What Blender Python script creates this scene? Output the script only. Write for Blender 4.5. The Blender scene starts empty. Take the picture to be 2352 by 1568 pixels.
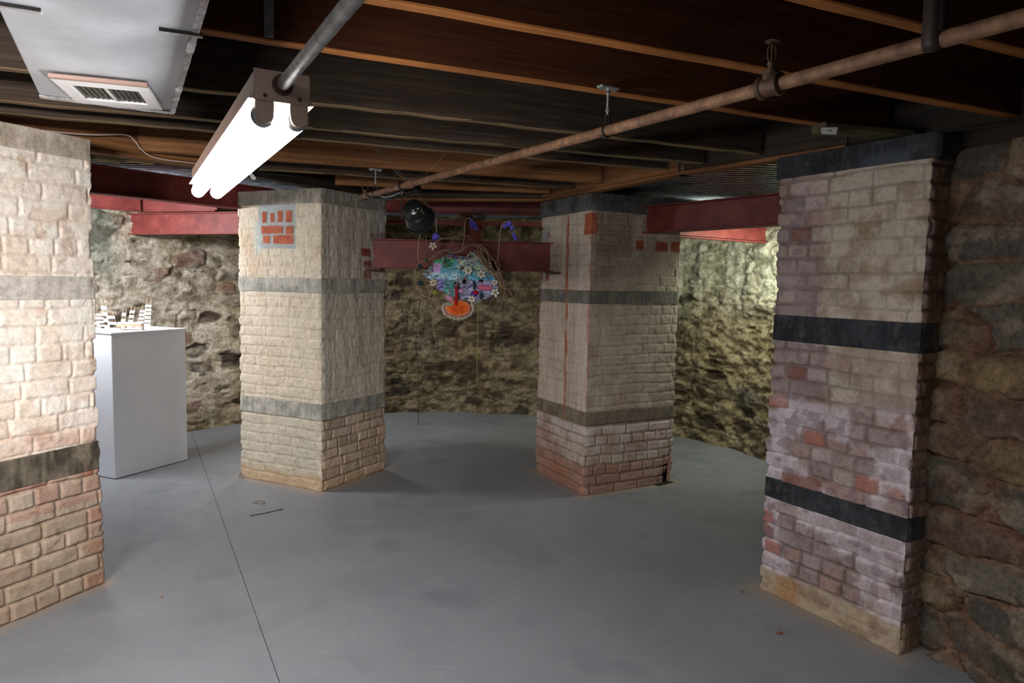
import bpy, math, random
import numpy as np
from mathutils import Vector, Matrix

random.seed(7)
S = bpy.context.scene
COL = S.collection
PI = math.pi

# ------------------------------------------------------------------ camera, world, lights, exposure
FPX, PITCH, ROLL, EYE = 1600.0, math.atan(134 / 1600), 0.02, 1.45
cam_d = bpy.data.cameras.new('camera')
cam_d.sensor_width = 36.0
cam_d.lens = FPX / 2352 * 36.0
cam_d.clip_start = 0.05
cam = bpy.data.objects.new('camera', cam_d)
COL.objects.link(cam)
cam.matrix_world = Matrix.Translation((0, 0, EYE)) @ Matrix.Rotation(PI / 2 - PITCH, 4, 'X') @ Matrix.Rotation(ROLL, 4, 'Z')
S.camera = cam
S.view_settings.view_transform = 'Standard'
S.view_settings.look = 'None'
S.view_settings.gamma = 1
S.view_settings.use_curve_mapping = False
S.view_settings.exposure = 0.38
S.cycles.use_denoising = True
S.cycles.max_bounces = 8
S.cycles.diffuse_bounces = 5

world = bpy.data.worlds.new('world')
S.world = world
world.use_nodes = True
world.node_tree.nodes['Background'].inputs[0].default_value = (0.92, 0.95, 1.0, 1)
world.node_tree.nodes['Background'].inputs[1].default_value = 0.06

def area_light(name, loc, rot, sx, sy, power, color):
    d = bpy.data.lights.new(name, 'AREA')
    d.shape = 'RECTANGLE'; d.size = sx; d.size_y = sy
    d.energy = power; d.color = color
    o = bpy.data.objects.new(name, d); COL.objects.link(o)
    o.location = loc; o.rotation_euler = rot
    return o
def aimed(name, loc, target, sx, sy, power, color):
    o = area_light(name, loc, (0, 0, 0), sx, sy, power, color)
    o.rotation_euler = (Vector(target) - Vector(loc)).to_track_quat('-Z', 'Y').to_euler()
    return o
# tube lamps hidden behind the left and right piers, plus added unseen fill lights
TUBE_POWER = 64.0
aimed('passage_lamp_left', (-3.28, 4.72, 1.88), (-2.5, 6.2, 0.6), 1.0, 0.12, 46, (0.95, 0.96, 1.0))
aimed('passage_lamp_right', (2.08, 5.22, 1.72), (1.80, 6.5, 0.75), 0.9, 0.10, 22, (0.93, 1.0, 0.82))
aimed('fill_light_behind', (0.2, -0.5, 1.95), (0.2, -0.45, 0.0), 1.2, 0.14, 24, (1.0, 0.96, 0.92))  # added unseen fill for the floor and the near right pier
_l = aimed('fill_light_left', (-1.45, 0.30, 1.82), (-2.15, 3.9, 0.8), 0.9, 0.12, 21, (1.0, 0.95, 0.92))  # added unseen fill for the left pier, plinth and left-hand faces
_l.data.spread = math.radians(95)   # beam narrowed to keep this fill off the lamp end
aimed('fill_light_back', (-1.95, 6.45, 1.78), (-1.3, 6.5, 0.0), 0.5, 0.10, 9, (1.0, 0.97, 0.92))  # added unseen fill to brighten the floor behind the piers

# ------------------------------------------------------------------ picture to place
CR_, SR_, CP_, SP_ = math.cos(ROLL), math.sin(ROLL), math.cos(PITCH), math.sin(PITCH)
def ray(u, v):
    x = (u - 1176) / FPX; y = -(v - 784) / FPX
    x, y = x * CR_ - y * SR_, x * SR_ + y * CR_
    return Vector((x, CP_ + y * SP_, -SP_ + y * CP_))
def atz(u, v, z):
    d = ray(u, v); return d * ((z - EYE) / d.z) + Vector((0, 0, EYE))
def aty(u, v, Y):
    d = ray(u, v); return d * (Y / d.y) + Vector((0, 0, EYE))

def lin(c):
    c = np.asarray(c, float) / 255.0
    return np.where(c <= 0.04045, c / 12.92, ((c + 0.055) / 1.055) ** 2.4)
def L4(c):
    r = lin(c); return (float(r[0]), float(r[1]), float(r[2]), 1.0)

# ------------------------------------------------------------------ noise on arrays
def _h(ix, iy, seed):
    n = (ix.astype(np.int64) * 374761393 + iy.astype(np.int64) * 668265263 + seed * 982451653) & 0xffffffff
    n = ((n ^ (n >> 13)) * 1274126177) & 0xffffffff
    n = (n ^ (n >> 16)) & 0xffffffff
    return n / 4294967295.0
def vn(x, y, seed=0):
    x, y = np.broadcast_arrays(np.asarray(x, float), np.asarray(y, float))
    ix, iy = np.floor(x), np.floor(y)
    fx, fy = x - ix, y - iy
    fx = fx * fx * (3 - 2 * fx); fy = fy * fy * (3 - 2 * fy)
    a, b = _h(ix, iy, seed), _h(ix + 1, iy, seed)
    c, d = _h(ix, iy + 1, seed), _h(ix + 1, iy + 1, seed)
    return (a + (b - a) * fx) * (1 - fy) + (c + (d - c) * fx) * fy
def fbm(x, y, seed=0, o=4):
    t = 0; a = .5; n = 0
    for i in range(o):
        t = t + a * vn(x * 2 ** i, y * 2 ** i, seed + i * 17); n += a; a *= .5
    return t / n
def ss(a, b, x):
    t = np.clip((x - a) / (b - a), 0, 1); return t * t * (3 - 2 * t)
def mixc(a, b, t):
    return a + (b - a) * t[..., None]
def c3(c):
    return np.array(lin(c))

# ------------------------------------------------------------------ objects
def tag(o, label=None, cat=None, group=None, kind=None):
    if label: o['label'] = label
    if cat: o['category'] = cat
    if group: o['group'] = group
    if kind: o['kind'] = kind
    return o
def thing(name, label, cat, loc=(0, 0, 0), rz=0.0, group=None):
    o = bpy.data.objects.new(name, None); COL.objects.link(o)
    o.empty_display_size = 0.1
    o.location = loc; o.rotation_euler = (0, 0, rz)
    return tag(o, label, cat, group)
def np_mesh(name, V, Fq, mat, cols=None, parent=None, smooth=True):
    V = np.ascontiguousarray(V, np.float32); Fq = np.ascontiguousarray(Fq, np.int32)
    m = bpy.data.meshes.new(name)
    m.vertices.add(len(V)); m.vertices.foreach_set('co', V.ravel())
    m.loops.add(Fq.size); m.loops.foreach_set('vertex_index', Fq.ravel())
    m.polygons.add(len(Fq))
    m.polygons.foreach_set('loop_start', np.arange(0, Fq.size, Fq.shape[1], dtype=np.int32))
    m.polygons.foreach_set('loop_total', np.full(len(Fq), Fq.shape[1], np.int32))
    m.polygons.foreach_set('use_smooth', np.full(len(Fq), smooth, bool))
    m.update(calc_edges=True)
    if cols is not None:
        a = m.color_attributes.new('Col', 'FLOAT_COLOR', 'POINT')
        c = np.ones((len(V), 4), np.float32); c[:, :3] = cols
        a.data.foreach_set('color', c.ravel())
    m.materials.append(mat)
    o = bpy.data.objects.new(name, m); COL.objects.link(o)
    if parent: o.parent = parent
    return o
def catmull(pts, n=6):
    P = [Vector(p) for p in pts]
    if len(P) < 3: return P
    P = [P[0] * 2 - P[1]] + P + [P[-1] * 2 - P[-2]]
    out = []
    for i in range(1, len(P) - 2):
        for k in range(n):
            t = k / n
            out.append(0.5 * ((2 * P[i]) + (P[i + 1] - P[i - 1]) * t + (2 * P[i - 1] - 5 * P[i] + 4 * P[i + 1] - P[i + 2]) * t * t
                              + (3 * P[i] - P[i - 1] - 3 * P[i + 1] + P[i + 2]) * t ** 3))
    out.append(P[-2]); return out
class MB:
    def __init__(s): s.v = []; s.f = []; s.c = []; s.cur = None
    def add(s, vs, fs):
        b = len(s.v); s.v += [tuple(v) for v in vs]; s.f += [tuple(i + b for i in f) for f in fs]
        if s.cur is not None: s.c += [tuple(s.cur)] * len(vs)
        return s
    def box(s, a, b, bev=0.0):
        """axis box between corners a and b, with chamfered long edges when bev > 0"""
        x0, y0, z0 = a; x1, y1, z1 = b
        return s.frame(Vector(((x0 + x1) / 2, (y0 + y1) / 2, (z0 + z1) / 2)), Vector((1, 0, 0)), Vector((0, 1, 0)), Vector((0, 0, 1)), abs(x1 - x0), abs(y1 - y0), abs(z1 - z0), bev)
    def frame(s, c, X, Y, Z, lx, ly, lz, bev=0.0):
        c = Vector(c); X, Y, Z = Vector(X), Vector(Y), Vector(Z)
        hx, hy, hz = lx / 2, ly / 2, lz / 2
        if bev <= 0:
            vs = [c + X * (i * hx) + Y * (j * hy) + Z * (k * hz) for i in (-1, 1) for j in (-1, 1) for k in (-1, 1)]
            return s.add(vs, [(0, 1, 3, 2), (4, 6, 7, 5), (0, 4, 5, 1), (2, 3, 7, 6), (0, 2, 6, 4), (1, 5, 7, 3)])
        b = min(bev, hx * .9, hy * .9, hz * .9)
        rings = []
        for (ex, q) in ((-hx, b), (-hx + b, 0), (hx - b, 0), (hx, b)):
            yy, zz = hy - q, hz - q
            ring = [(-yy + b, -zz), (yy - b, -zz), (yy, -zz + b), (yy, zz - b), (yy - b, zz), (-yy + b, zz), (-yy, zz - b), (-yy, -zz + b)]
            rings.append([c + X * ex + Y * p + Z * r for p, r in ring])
        vs = [v for r in rings for v in r]; fs = []
        for i in range(3):
            for j in range(8):
                k = (j + 1) % 8; fs.append((i * 8 + j, i * 8 + 8 + j, i * 8 + 8 + k, i * 8 + k))
        fs = [f[::-1] for f in fs]
        fs.append(tuple(range(8))[::-1]); fs.append(tuple(range(24, 32)))
        return s.add(vs, fs)
    def tube(s, pts, r, seg=8, smooth=0, taper=None, cap=True):
        P = catmull(pts, smooth) if smooth else [Vector(p) for p in pts]
        n = len(P); vs = []; up = None
        for i, p in enumerate(P):
            t = (P[min(i + 1, n - 1)] - P[max(i - 1, 0)])
            t = t.normalized() if t.length > 1e-9 else Vector((0, 0, 1))
            if up is None:
                up = t.orthogonal().normalized()
            up = (up - t * up.dot(t)); up = up.normalized() if up.length > 1e-6 else t.orthogonal().normalized()
            w = t.cross(up)
            rr = r if taper is None else r + (taper - r) * i / max(1, n - 1)
            if callable(r): rr = r(i / max(1, n - 1))
            for k in range(seg):
                a = 2 * PI * k / seg
                vs.append(p + up * (math.cos(a) * rr) + w * (math.sin(a) * rr))
        fs = []
        for i in range(n - 1):
            for k in range(seg):
                l = (k + 1) % seg
                fs.append((i * seg + k, i * seg + l, i * seg + seg + l, i * seg + seg + k))
        if cap:
            fs.append(tuple(range(seg))[::-1]); fs.append(tuple(range((n - 1) * seg, n * seg)))
        return s.add(vs, fs)
    def lathe(s, c, ax, prof, seg=24):
        """profile (distance along ax, radius)"""
        c = Vector(c); ax = Vector(ax).normalized(); u = ax.orthogonal().normalized(); w = ax.cross(u)
        vs = []
        for d, r in prof:
            for k in range(seg):
                a = 2 * PI * k / seg
                vs.append(c + ax * d + u * (math.cos(a) * r) + w * (math.sin(a) * r))
        fs = []
        for i in range(len(prof) - 1):
            for k in range(seg):
                l = (k + 1) % seg
                fs.append((i * seg + k, i * seg + l, i * seg + seg + l, i * seg + seg + k))
        if prof[0][1] > 1e-5: fs.append(tuple(range(seg))[::-1])
        if prof[-1][1] > 1e-5: fs.append(tuple(range((len(prof) - 1) * seg, len(prof) * seg)))
        return s.add(vs, fs)
    def prism(s, poly, z0, z1):
        n = len(poly)
        vs = [(p[0], p[1], z0) for p in poly] + [(p[0], p[1], z1) for p in poly]
        fs = [tuple(range(n))[::-1], tuple(range(n, 2 * n))] + [(i, (i + 1) % n, n + (i + 1) % n, n + i) for i in range(n)]
        return s.add(vs, fs)
    def sheet(s, poly, N, th):
        """a flat outline given as 3-D points, thickened along N"""
        n = len(poly); N = Vector(N)
        vs = [Vector(p) - N * (th / 2) for p in poly] + [Vector(p) + N * (th / 2) for p in poly]
        fs = [tuple(range(n))[::-1], tuple(range(n, 2 * n))] + [(i, (i + 1) % n, n + (i + 1) % n, n + i) for i in range(n)]
        return s.add(vs, fs)
    def build(s, name, mat, parent=None, smooth=False, world=True):
        m = bpy.data.meshes.new(name); m.from_pydata(s.v, [], s.f); m.update()
        if s.c:
            a = m.color_attributes.new('Col', 'FLOAT_COLOR', 'POINT')
            c = np.ones((len(s.v), 4), np.float32); c[:, :3] = np.array(s.c); a.data.foreach_set('color', c.ravel())
        if smooth:
            m.polygons.foreach_set('use_smooth', [True] * len(m.polygons))
            if smooth != 'all': m.set_sharp_from_angle(angle=0.7)
        m.materials.append(mat)
        o = bpy.data.objects.new(name, m); COL.objects.link(o)
        if parent:
            o.parent = parent
            if world:
                pm = Matrix.Translation(parent.location) @ parent.rotation_euler.to_matrix().to_4x4()
                q = parent.parent
                while q:
                    pm = (Matrix.Translation(q.location) @ q.rotation_euler.to_matrix().to_4x4()) @ pm; q = q.parent
                m.transform(pm.inverted())
        return o

# ------------------------------------------------------------------ materials
def mat(name, color=(128, 128, 128), rough=.6, metal=0.0, emis=None, estr=0, spec=.5):
    m = bpy.data.materials.new(name); m.use_nodes = True
    b = m.node_tree.nodes['Principled BSDF']
    b.inputs['Base Color'].default_value = L4(color)
    b.inputs['Roughness'].default_value = rough
    b.inputs['Metallic'].default_value = metal
    b.inputs['Specular IOR Level'].default_value = spec
    if emis is not None:
        b.inputs['Emission Color'].default_value = L4(emis); b.inputs['Emission Strength'].default_value = estr
    return m
def N(m, t, **kw):
    n = m.node_tree.nodes.new(t)
    for k, v in kw.items(): setattr(n, k, v)
    return n
def ln(m, a, b): m.node_tree.links.new(a, b)
def bsdf(m): return m.node_tree.nodes['Principled BSDF']
def noise(m, scale, detail=6, rough=.6, vec=None, dist=0):
    n = N(m, 'ShaderNodeTexNoise'); n.inputs['Scale'].default_value = scale; n.inputs['Detail'].default_value = detail
    n.inputs['Roughness'].default_value = rough; n.inputs['Distortion'].default_value = dist
    if vec is not None: ln(m, vec, n.inputs['Vector'])
    return n.outputs['Fac']
def ramp(m, fac, stops):
    r = N(m, 'ShaderNodeValToRGB'); e = r.color_ramp.elements
    while len(e) < len(stops): e.new(0.5)
    for i, (p, c) in enumerate(stops):
        e[i].position = p; e[i].color = L4(c) if len(c) == 3 else c
    ln(m, fac, r.inputs[0]); return r.outputs[0]
def mixn(m, a, b, f, mode='MIX'):
    x = N(m, 'ShaderNodeMix'); x.data_type = 'RGBA'; x.blend_type = mode
    for sock, v in ((x.inputs[6], a), (x.inputs[7], b)):
        if isinstance(v, tuple): sock.default_value = v
        else: ln(m, v, sock)
    if isinstance(f, (int, float)): x.inputs[0].default_value = f
    else: ln(m, f, x.inputs[0])
    return x.outputs[2]
def maprange(m, v, a, b, c, d):
    x = N(m, 'ShaderNodeMapRange'); x.inputs[1].default_value = a; x.inputs[2].default_value = b
    x.inputs[3].default_value = c; x.inputs[4].default_value = d; ln(m, v, x.inputs[0]); return x.outputs[0]
def bump(m, h, strength=.5, dist=.005, nrm=None):
    x = N(m, 'ShaderNodeBump'); x.inputs['Strength'].default_value = strength; x.inputs['Distance'].default_value = dist
    ln(m, h, x.inputs['Height'])
    if nrm is not None: ln(m, nrm, x.inputs['Normal'])
    return x.outputs[0]
def geo(m): return N(m, 'ShaderNodeNewGeometry').outputs['Position']
def objc(m): return N(m, 'ShaderNodeTexCoord').outputs['Object']
def scaled(m, v, s):
    x = N(m, 'ShaderNodeMapping'); x.inputs['Scale'].default_value = s; ln(m, v, x.inputs['Vector']); return x.outputs[0]
def gray(v): return (v, v, v, 1.0)

def masonry(name, rough=.92, amp=(.72, 1.22), bs=.6, bd=.004):
    m = mat(name, rough=rough, spec=.25)
    a = N(m, 'ShaderNodeAttribute'); a.attribute_name = 'Col'
    p = geo(m)
    n1 = noise(m, 42, 9, .78, p); n2 = noise(m, 190, 5, .75, p)
    g = maprange(m, n1, .3, .7, amp[0], amp[1]); g2 = maprange(m, n2, .3, .7, .78, 1.2)
    mul = N(m, 'ShaderNodeMath', operation='MULTIPLY'); ln(m, g, mul.inputs[0]); ln(m, g2, mul.inputs[1])
    comb = N(m, 'ShaderNodeCombineColor'); [ln(m, mul.outputs[0], comb.inputs[i]) for i in range(3)]
    cc_ = mixn(m, a.outputs['Color'], comb.outputs[0], 1.0, 'MULTIPLY')
    n3 = noise(m, 75, 6, .8, p, .6)
    cc_ = mixn(m, cc_, gray(.52), maprange(m, n3, .63, .69, 0, .30))
    n4_ = noise(m, 58, 6, .8, scaled(m, p, (1, 1, 1.6)), .4)
    cc_ = mixn(m, cc_, L4((70, 58, 46)), maprange(m, n4_, .64, .70, 0, .42))
    ln(m, cc_, bsdf(m).inputs['Base Color'])
    ad = N(m, 'ShaderNodeMath', operation='ADD'); ln(m, n1, ad.inputs[0])
    h2 = N(m, 'ShaderNodeMath', operation='MULTIPLY'); ln(m, n2, h2.inputs[0]); h2.inputs[1].default_value = .16; ln(m, h2.outputs[0], ad.inputs[1])
    ln(m, bump(m, ad.outputs[0], bs, bd), bsdf(m).inputs['Normal'])
    return m
M_brick = masonry('painted_brick', amp=(.76, 1.22), bs=.6, bd=.005)
M_band = masonry('band_stone', rough=.85, amp=(.6, 1.3), bs=.6, bd=.006)
M_rubble = masonry('rubble_stone', amp=(.42, 1.55), bs=1.0, bd=.014)

def wood(name, c0, c1, c2, rough=.75, grain=1.0):
    m = mat(name, rough=rough, spec=.25)
    v = objc(m)
    n1 = noise(m, 1, 6, .65, scaled(m, v, (1.3, 55 * grain, 55 * grain)), .8)
    n2 = noise(m, 1, 4, .7, scaled(m, v, (6, 160, 160)))
    n3 = noise(m, 1, 3, .5, scaled(m, v, (3, 5, 5)))
    base = ramp(m, n1, [(.25, c0), (.5, c1), (.78, c2)])
    fine = maprange(m, n2, .3, .7, .72, 1.25); blot = maprange(m, n3, .3, .7, .82, 1.12)
    mul = N(m, 'ShaderNodeMath', operation='MULTIPLY'); ln(m, fine, mul.inputs[0]); ln(m, blot, mul.inputs[1])
    comb = N(m, 'ShaderNodeCombineColor'); [ln(m, mul.outputs[0], comb.inputs[i]) for i in range(3)]
    ln(m, mixn(m, base, comb.outputs[0], 1.0, 'MULTIPLY'), bsdf(m).inputs['Base Color'])
    ln(m, bump(m, n2, .35, .002), bsdf(m).inputs['Normal'])
    return m
M_wred = wood('new_fir_joist', (58, 28, 14), (76, 39, 19), (98, 56, 29))
M_wrede = wood('new_fir_lit_edge', (120, 72, 34), (150, 92, 44), (176, 118, 62))  # lighter copy of the fir, floor bounce put into the underside colour
M_wold = wood('old_sooty_joist', (36, 28, 23), (58, 46, 36), (84, 68, 53))
M_wolde = wood('old_joist_worn_lit_edge', (84, 68, 48), (118, 98, 70), (150, 126, 92))  # worn raw edge, lightened further for the light from below
M_wora = wood('orange_pine', (92, 58, 34), (128, 86, 52), (158, 114, 74))
M_wlight = wood('pale_pine', (150, 108, 68), (186, 144, 98), (206, 168, 122))
M_wdark = wood('dark_lumber', (28, 23, 18), (44, 36, 28), (62, 50, 38))
M_wgrn = wood('treated_lumber', (52, 46, 32), (80, 72, 50), (104, 94, 68))

M_steel = mat('red_oxide_steel', rough=.55, spec=.35)
_v = geo(M_steel)
_n = noise(M_steel, 9, 6, .65, _v); _n2 = noise(M_steel, 70, 5, .7, _v)
_c = ramp(M_steel, _n, [(.3, (92, 38, 36)), (.5, (114, 48, 44)), (.7, (132, 62, 54))])
_c = mixn(M_steel, _c, L4((60, 30, 26)), maprange(M_steel, _n2, .58, .72, 0, .8))
ln(M_steel, _c, bsdf(M_steel).inputs['Base Color'])
ln(M_steel, bump(M_steel, _n2, .25, .002), bsdf(M_steel).inputs['Normal'])

M_rust = mat('rusty_pipe', rough=.7, metal=.15)
_v = geo(M_rust); _n = noise(M_rust, 22, 7, .7, _v)
ln(M_rust, ramp(M_rust, _n, [(.3, (74, 50, 36)), (.5, (118, 84, 60)), (.7, (150, 114, 84))]), bsdf(M_rust).inputs['Base Color'])
ln(M_rust, bump(M_rust, _n, .3, .002), bsdf(M_rust).inputs['Normal'])
M_castiron = mat('cast_iron', rough=.6, metal=.4)
_v = geo(M_castiron); _n = noise(M_castiron, 60, 6, .7, _v)
ln(M_castiron, ramp(M_castiron, _n, [(.3, (46, 32, 24)), (.6, (92, 66, 48)), (.8, (140, 112, 88))]), bsdf(M_castiron).inputs['Base Color'])
ln(M_castiron, bump(M_castiron, _n, .6, .004), bsdf(M_castiron).inputs['Normal'])
def galv(name, a, b, rough=.4, metal=.85, sc=45):
    m = mat(name, rough=rough, metal=metal); v = geo(m); n = noise(m, sc, 5, .6, v)
    ln(m, ramp(m, n, [(.35, a), (.65, b)]), bsdf(m).inputs['Base Color'])
    ln(m, maprange(m, noise(m, 8, 4, .6, v), .3, .7, rough - .1, rough + .12), bsdf(m).inputs['Roughness'])
    return m
M_galv = galv('galvanised_steel', (138, 138, 136), (186, 186, 184), .5, .5)
M_zinc = galv('bright_zinc', (170, 172, 176), (215, 216, 220), .28)
M_deck = galv('deck_steel', (96, 102, 110), (140, 148, 158), .34, .9, 12)
M_duct = galv('duct_sheet', (168, 170, 174), (200, 202, 206), .5, .55, 4)
M_foil = galv('foil_tape', (150, 150, 152), (220, 220, 224), .3, .9, 80)
M_enamel = mat('lamp_enamel', (158, 132, 118), .45)
M_white = mat('plinth_white', (236, 240, 248), .55)
_v = geo(M_white); ln(M_white, ramp(M_white, noise(M_white, 3.5, 4, .6, _v), [(.3, (232, 236, 246)), (.7, (242, 245, 250))]), bsdf(M_white).inputs['Base Color'])
M_grille = mat('grille_white', (205, 200, 196), .45)
M_brownedge = mat('grille_lip', (140, 112, 100), .5)
M_dark = mat('void_black', (14, 12, 11), .9)
M_black = mat('black_enamel', (24, 25, 27), .3)
M_rubber = mat('black_rubber', (16, 15, 15), .55)
M_cable = mat('white_cable', (205, 190, 178), .5)
M_paper = mat('paper_tag', (205, 204, 200), .8)
M_ink = mat('black_ink', (30, 30, 34), .7)
M_tube = mat('lamp_tube', (255, 255, 255), .4, emis=(250, 252, 255), estr=TUBE_POWER)
M_wire = mat('thin_wire', (120, 108, 92), .6)
M_strapmat = mat('dull_strap', (52, 42, 38), .6, .5)
M_leaf = mat('dry_leaf', (140, 92, 60), .8)
M_darkstring = mat('dark_string', (46, 42, 32), .8)

# floor paint
M_floor = mat('grey_floor_paint', rough=.42, spec=.4)
_v = geo(M_floor)
_a = noise(M_floor, 1.1, 6, .6, _v, .4); _b = noise(M_floor, 14, 8, .7, _v); _d = noise(M_floor, 1, 5, .65, scaled(M_floor, _v, (3, 30, 30)), 1.5)
_c = ramp(M_floor, _a, [(.3, (121, 125, 130)), (.5, (131, 134, 139)), (.7, (140, 142, 146))])
_c = mixn(M_floor, _c, L4((168, 162, 152)), maprange(M_floor, _b, .52, .78, 0, .45))
_c = mixn(M_floor, _c, L4((172, 168, 160)), maprange(M_floor, _d, .66, .74, 0, .35))
_w = noise(M_floor, 2.2, 3, .5, _v)
_c = mixn(M_floor, _c, L4((104, 110, 116)), maprange(M_floor, _w, .58, .66, 0, .35))
def dust(c, cx, cy, ang, hx, hy):
    mp = N(M_floor, 'ShaderNodeMapping'); mp.vector_type = 'TEXTURE'
    mp.inputs['Location'].default_value = (cx, cy, 0); mp.inputs['Rotation'].default_value = (0, 0, ang); ln(M_floor, _v, mp.inputs['Vector'])
    sp = N(M_floor, 'ShaderNodeSeparateXYZ'); ln(M_floor, mp.outputs[0], sp.inputs[0]); o = []
    for k, hh in ((0, hx), (1, hy)):
        a = N(M_floor, 'ShaderNodeMath', operation='ABSOLUTE'); ln(M_floor, sp.outputs[k], a.inputs[0])
        b = N(M_floor, 'ShaderNodeMath', operation='SUBTRACT'); ln(M_floor, a.outputs[0], b.inputs[0]); b.inputs[1].default_value = hh; o.append(b.outputs[0])
    mx = N(M_floor, 'ShaderNodeMath', operation='MAXIMUM'); ln(M_floor, o[0], mx.inputs[0]); ln(M_floor, o[1], mx.inputs[1])
    ns_ = N(M_floor, 'ShaderNodeMath', operation='MULTIPLY_ADD'); ln(M_floor, _b, ns_.inputs[0]); ns_.inputs[1].default_value = -.12; ns_.inputs[2].default_value = .06
    ad = N(M_floor, 'ShaderNodeMath', operation='ADD'); ln(M_floor, mx.outputs[0], ad.inputs[0]); ln(M_floor, ns_.outputs[0], ad.inputs[1])
    return mixn(M_floor, c, L4((168, 148, 128)), maprange(M_floor, ad.outputs[0], .0, .09, .65, 0))
for _q in ((-1.457, 5.126, math.radians(61.8), .345, .38), (.704, 5.205, math.radians(28.8), .40, .36), (1.695, 3.146, math.radians(-59.8), .35, .35), (-2.357, 2.99, math.radians(67), .35, .35)):
    _c = dust(_c, *_q)
ln(M_floor, _c, bsdf(M_floor).inputs['Base Color'])
ln(M_floor, maprange(M_floor, _b, .3, .7, .34, .58), bsdf(M_floor).inputs['Roughness'])
ln(M_floor, bump(M_floor, _b, .12, .003), bsdf(M_floor).inputs['Normal'])
M_board = wood('subfloor_boards', (26, 20, 16), (40, 32, 25), (56, 45, 34))

# ------------------------------------------------------------------ floor: painted boards with open seams
def build_floor():
    o = Vector((-1.384, 3.459)); A = Vector((math.cos(math.radians(-61.7)), math.sin(math.radians(-61.7)))); B = Vector((-A.y, A.x))
    def P(a, b): q = o + A * a + B * b; return q
    g = .0028; mb = MB()
    gm = g; gs = .0011
    widths = [-6.1, -4.88, -3.66, -2.44, -1.22, 0, 1.22, 2.44, 3.66, 4.88, 6.1]
    qa = (Vector((0.032, 3.773)) - o).dot(A)
    q2 = (Vector((-2.379, 5.258)) - o).dot(A)
    rows = {0: qa, -1: q2, 1: qa + 1.2}
    for i in range(len(widths) - 1):
        b0, b1 = widths[i] + (gm if i == 5 else gs) / 2, widths[i + 1] - (gm if i == 4 else gs) / 2
        off = rows.get(i - 5, 0.7 * (i % 2))
        cuts = [off + 2.44 * k for k in range(-4, 5)]
        for k in range(len(cuts) - 1):
            a0, a1 = cuts[k] + gs / 2, cuts[k + 1] - gs / 2
            cs = [P(a0, b0), P(a1, b0), P(a1, b1), P(a0, b1)]
            mb.prism([(c.x, c.y) for c in cs], -.018, 0)
    f = mb.build('floor', M_floor); tag(f, kind='structure')
    sb = MB(); sb.box((-7, -3, -.06), (6, 10, -.02)); s = sb.build('subfloor', M_dark, f)
build_floor()

# ------------------------------------------------------------------ brick pattern
def bricks(s, z, seed, ch=.0695, L=.205, warp=.004, header=.3):
    sw = s + warp * (vn(s * 9, z * 9, seed + 5) - .5) * 2
    zw = z + warp * 1.6 * (vn(s * 7, z * 5, seed + 6) - .5) * 2
    row = np.floor(zw / ch); fz = zw - row * ch
    hd = _h(row, row * 0 + 3, seed) < header
    LL = np.where(hd, L * .52, L)
    off = _h(row, row * 0 + 7, seed) * L
    c = (sw + off) / LL; col = np.floor(c); fs = (c - col) * LL
    e = np.minimum(np.minimum(fz, ch - fz), np.minimum(fs, LL - fs))
    r1, r2, r3 = _h(col, row, seed + 11), _h(col, row, seed + 12), _h(col, row, seed + 13)
    # rounded corner distance
    dx = np.minimum(fs, LL - fs); dz = np.minimum(fz, ch - fz)
    R = .014
    ee = R - np.sqrt(np.maximum(R - dx, 0) ** 2 + np.maximum(R - dz, 0) ** 2)
    e = np.where((dx < R) & (dz < R), ee, e)
    return e, r1, r2, r3, row

def pal(cols, r):
    C = np.array([lin(c) for c in cols]); x = r * (len(cols) - 1e-6); i = np.floor(x).astype(int)
    return C[i]

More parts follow.
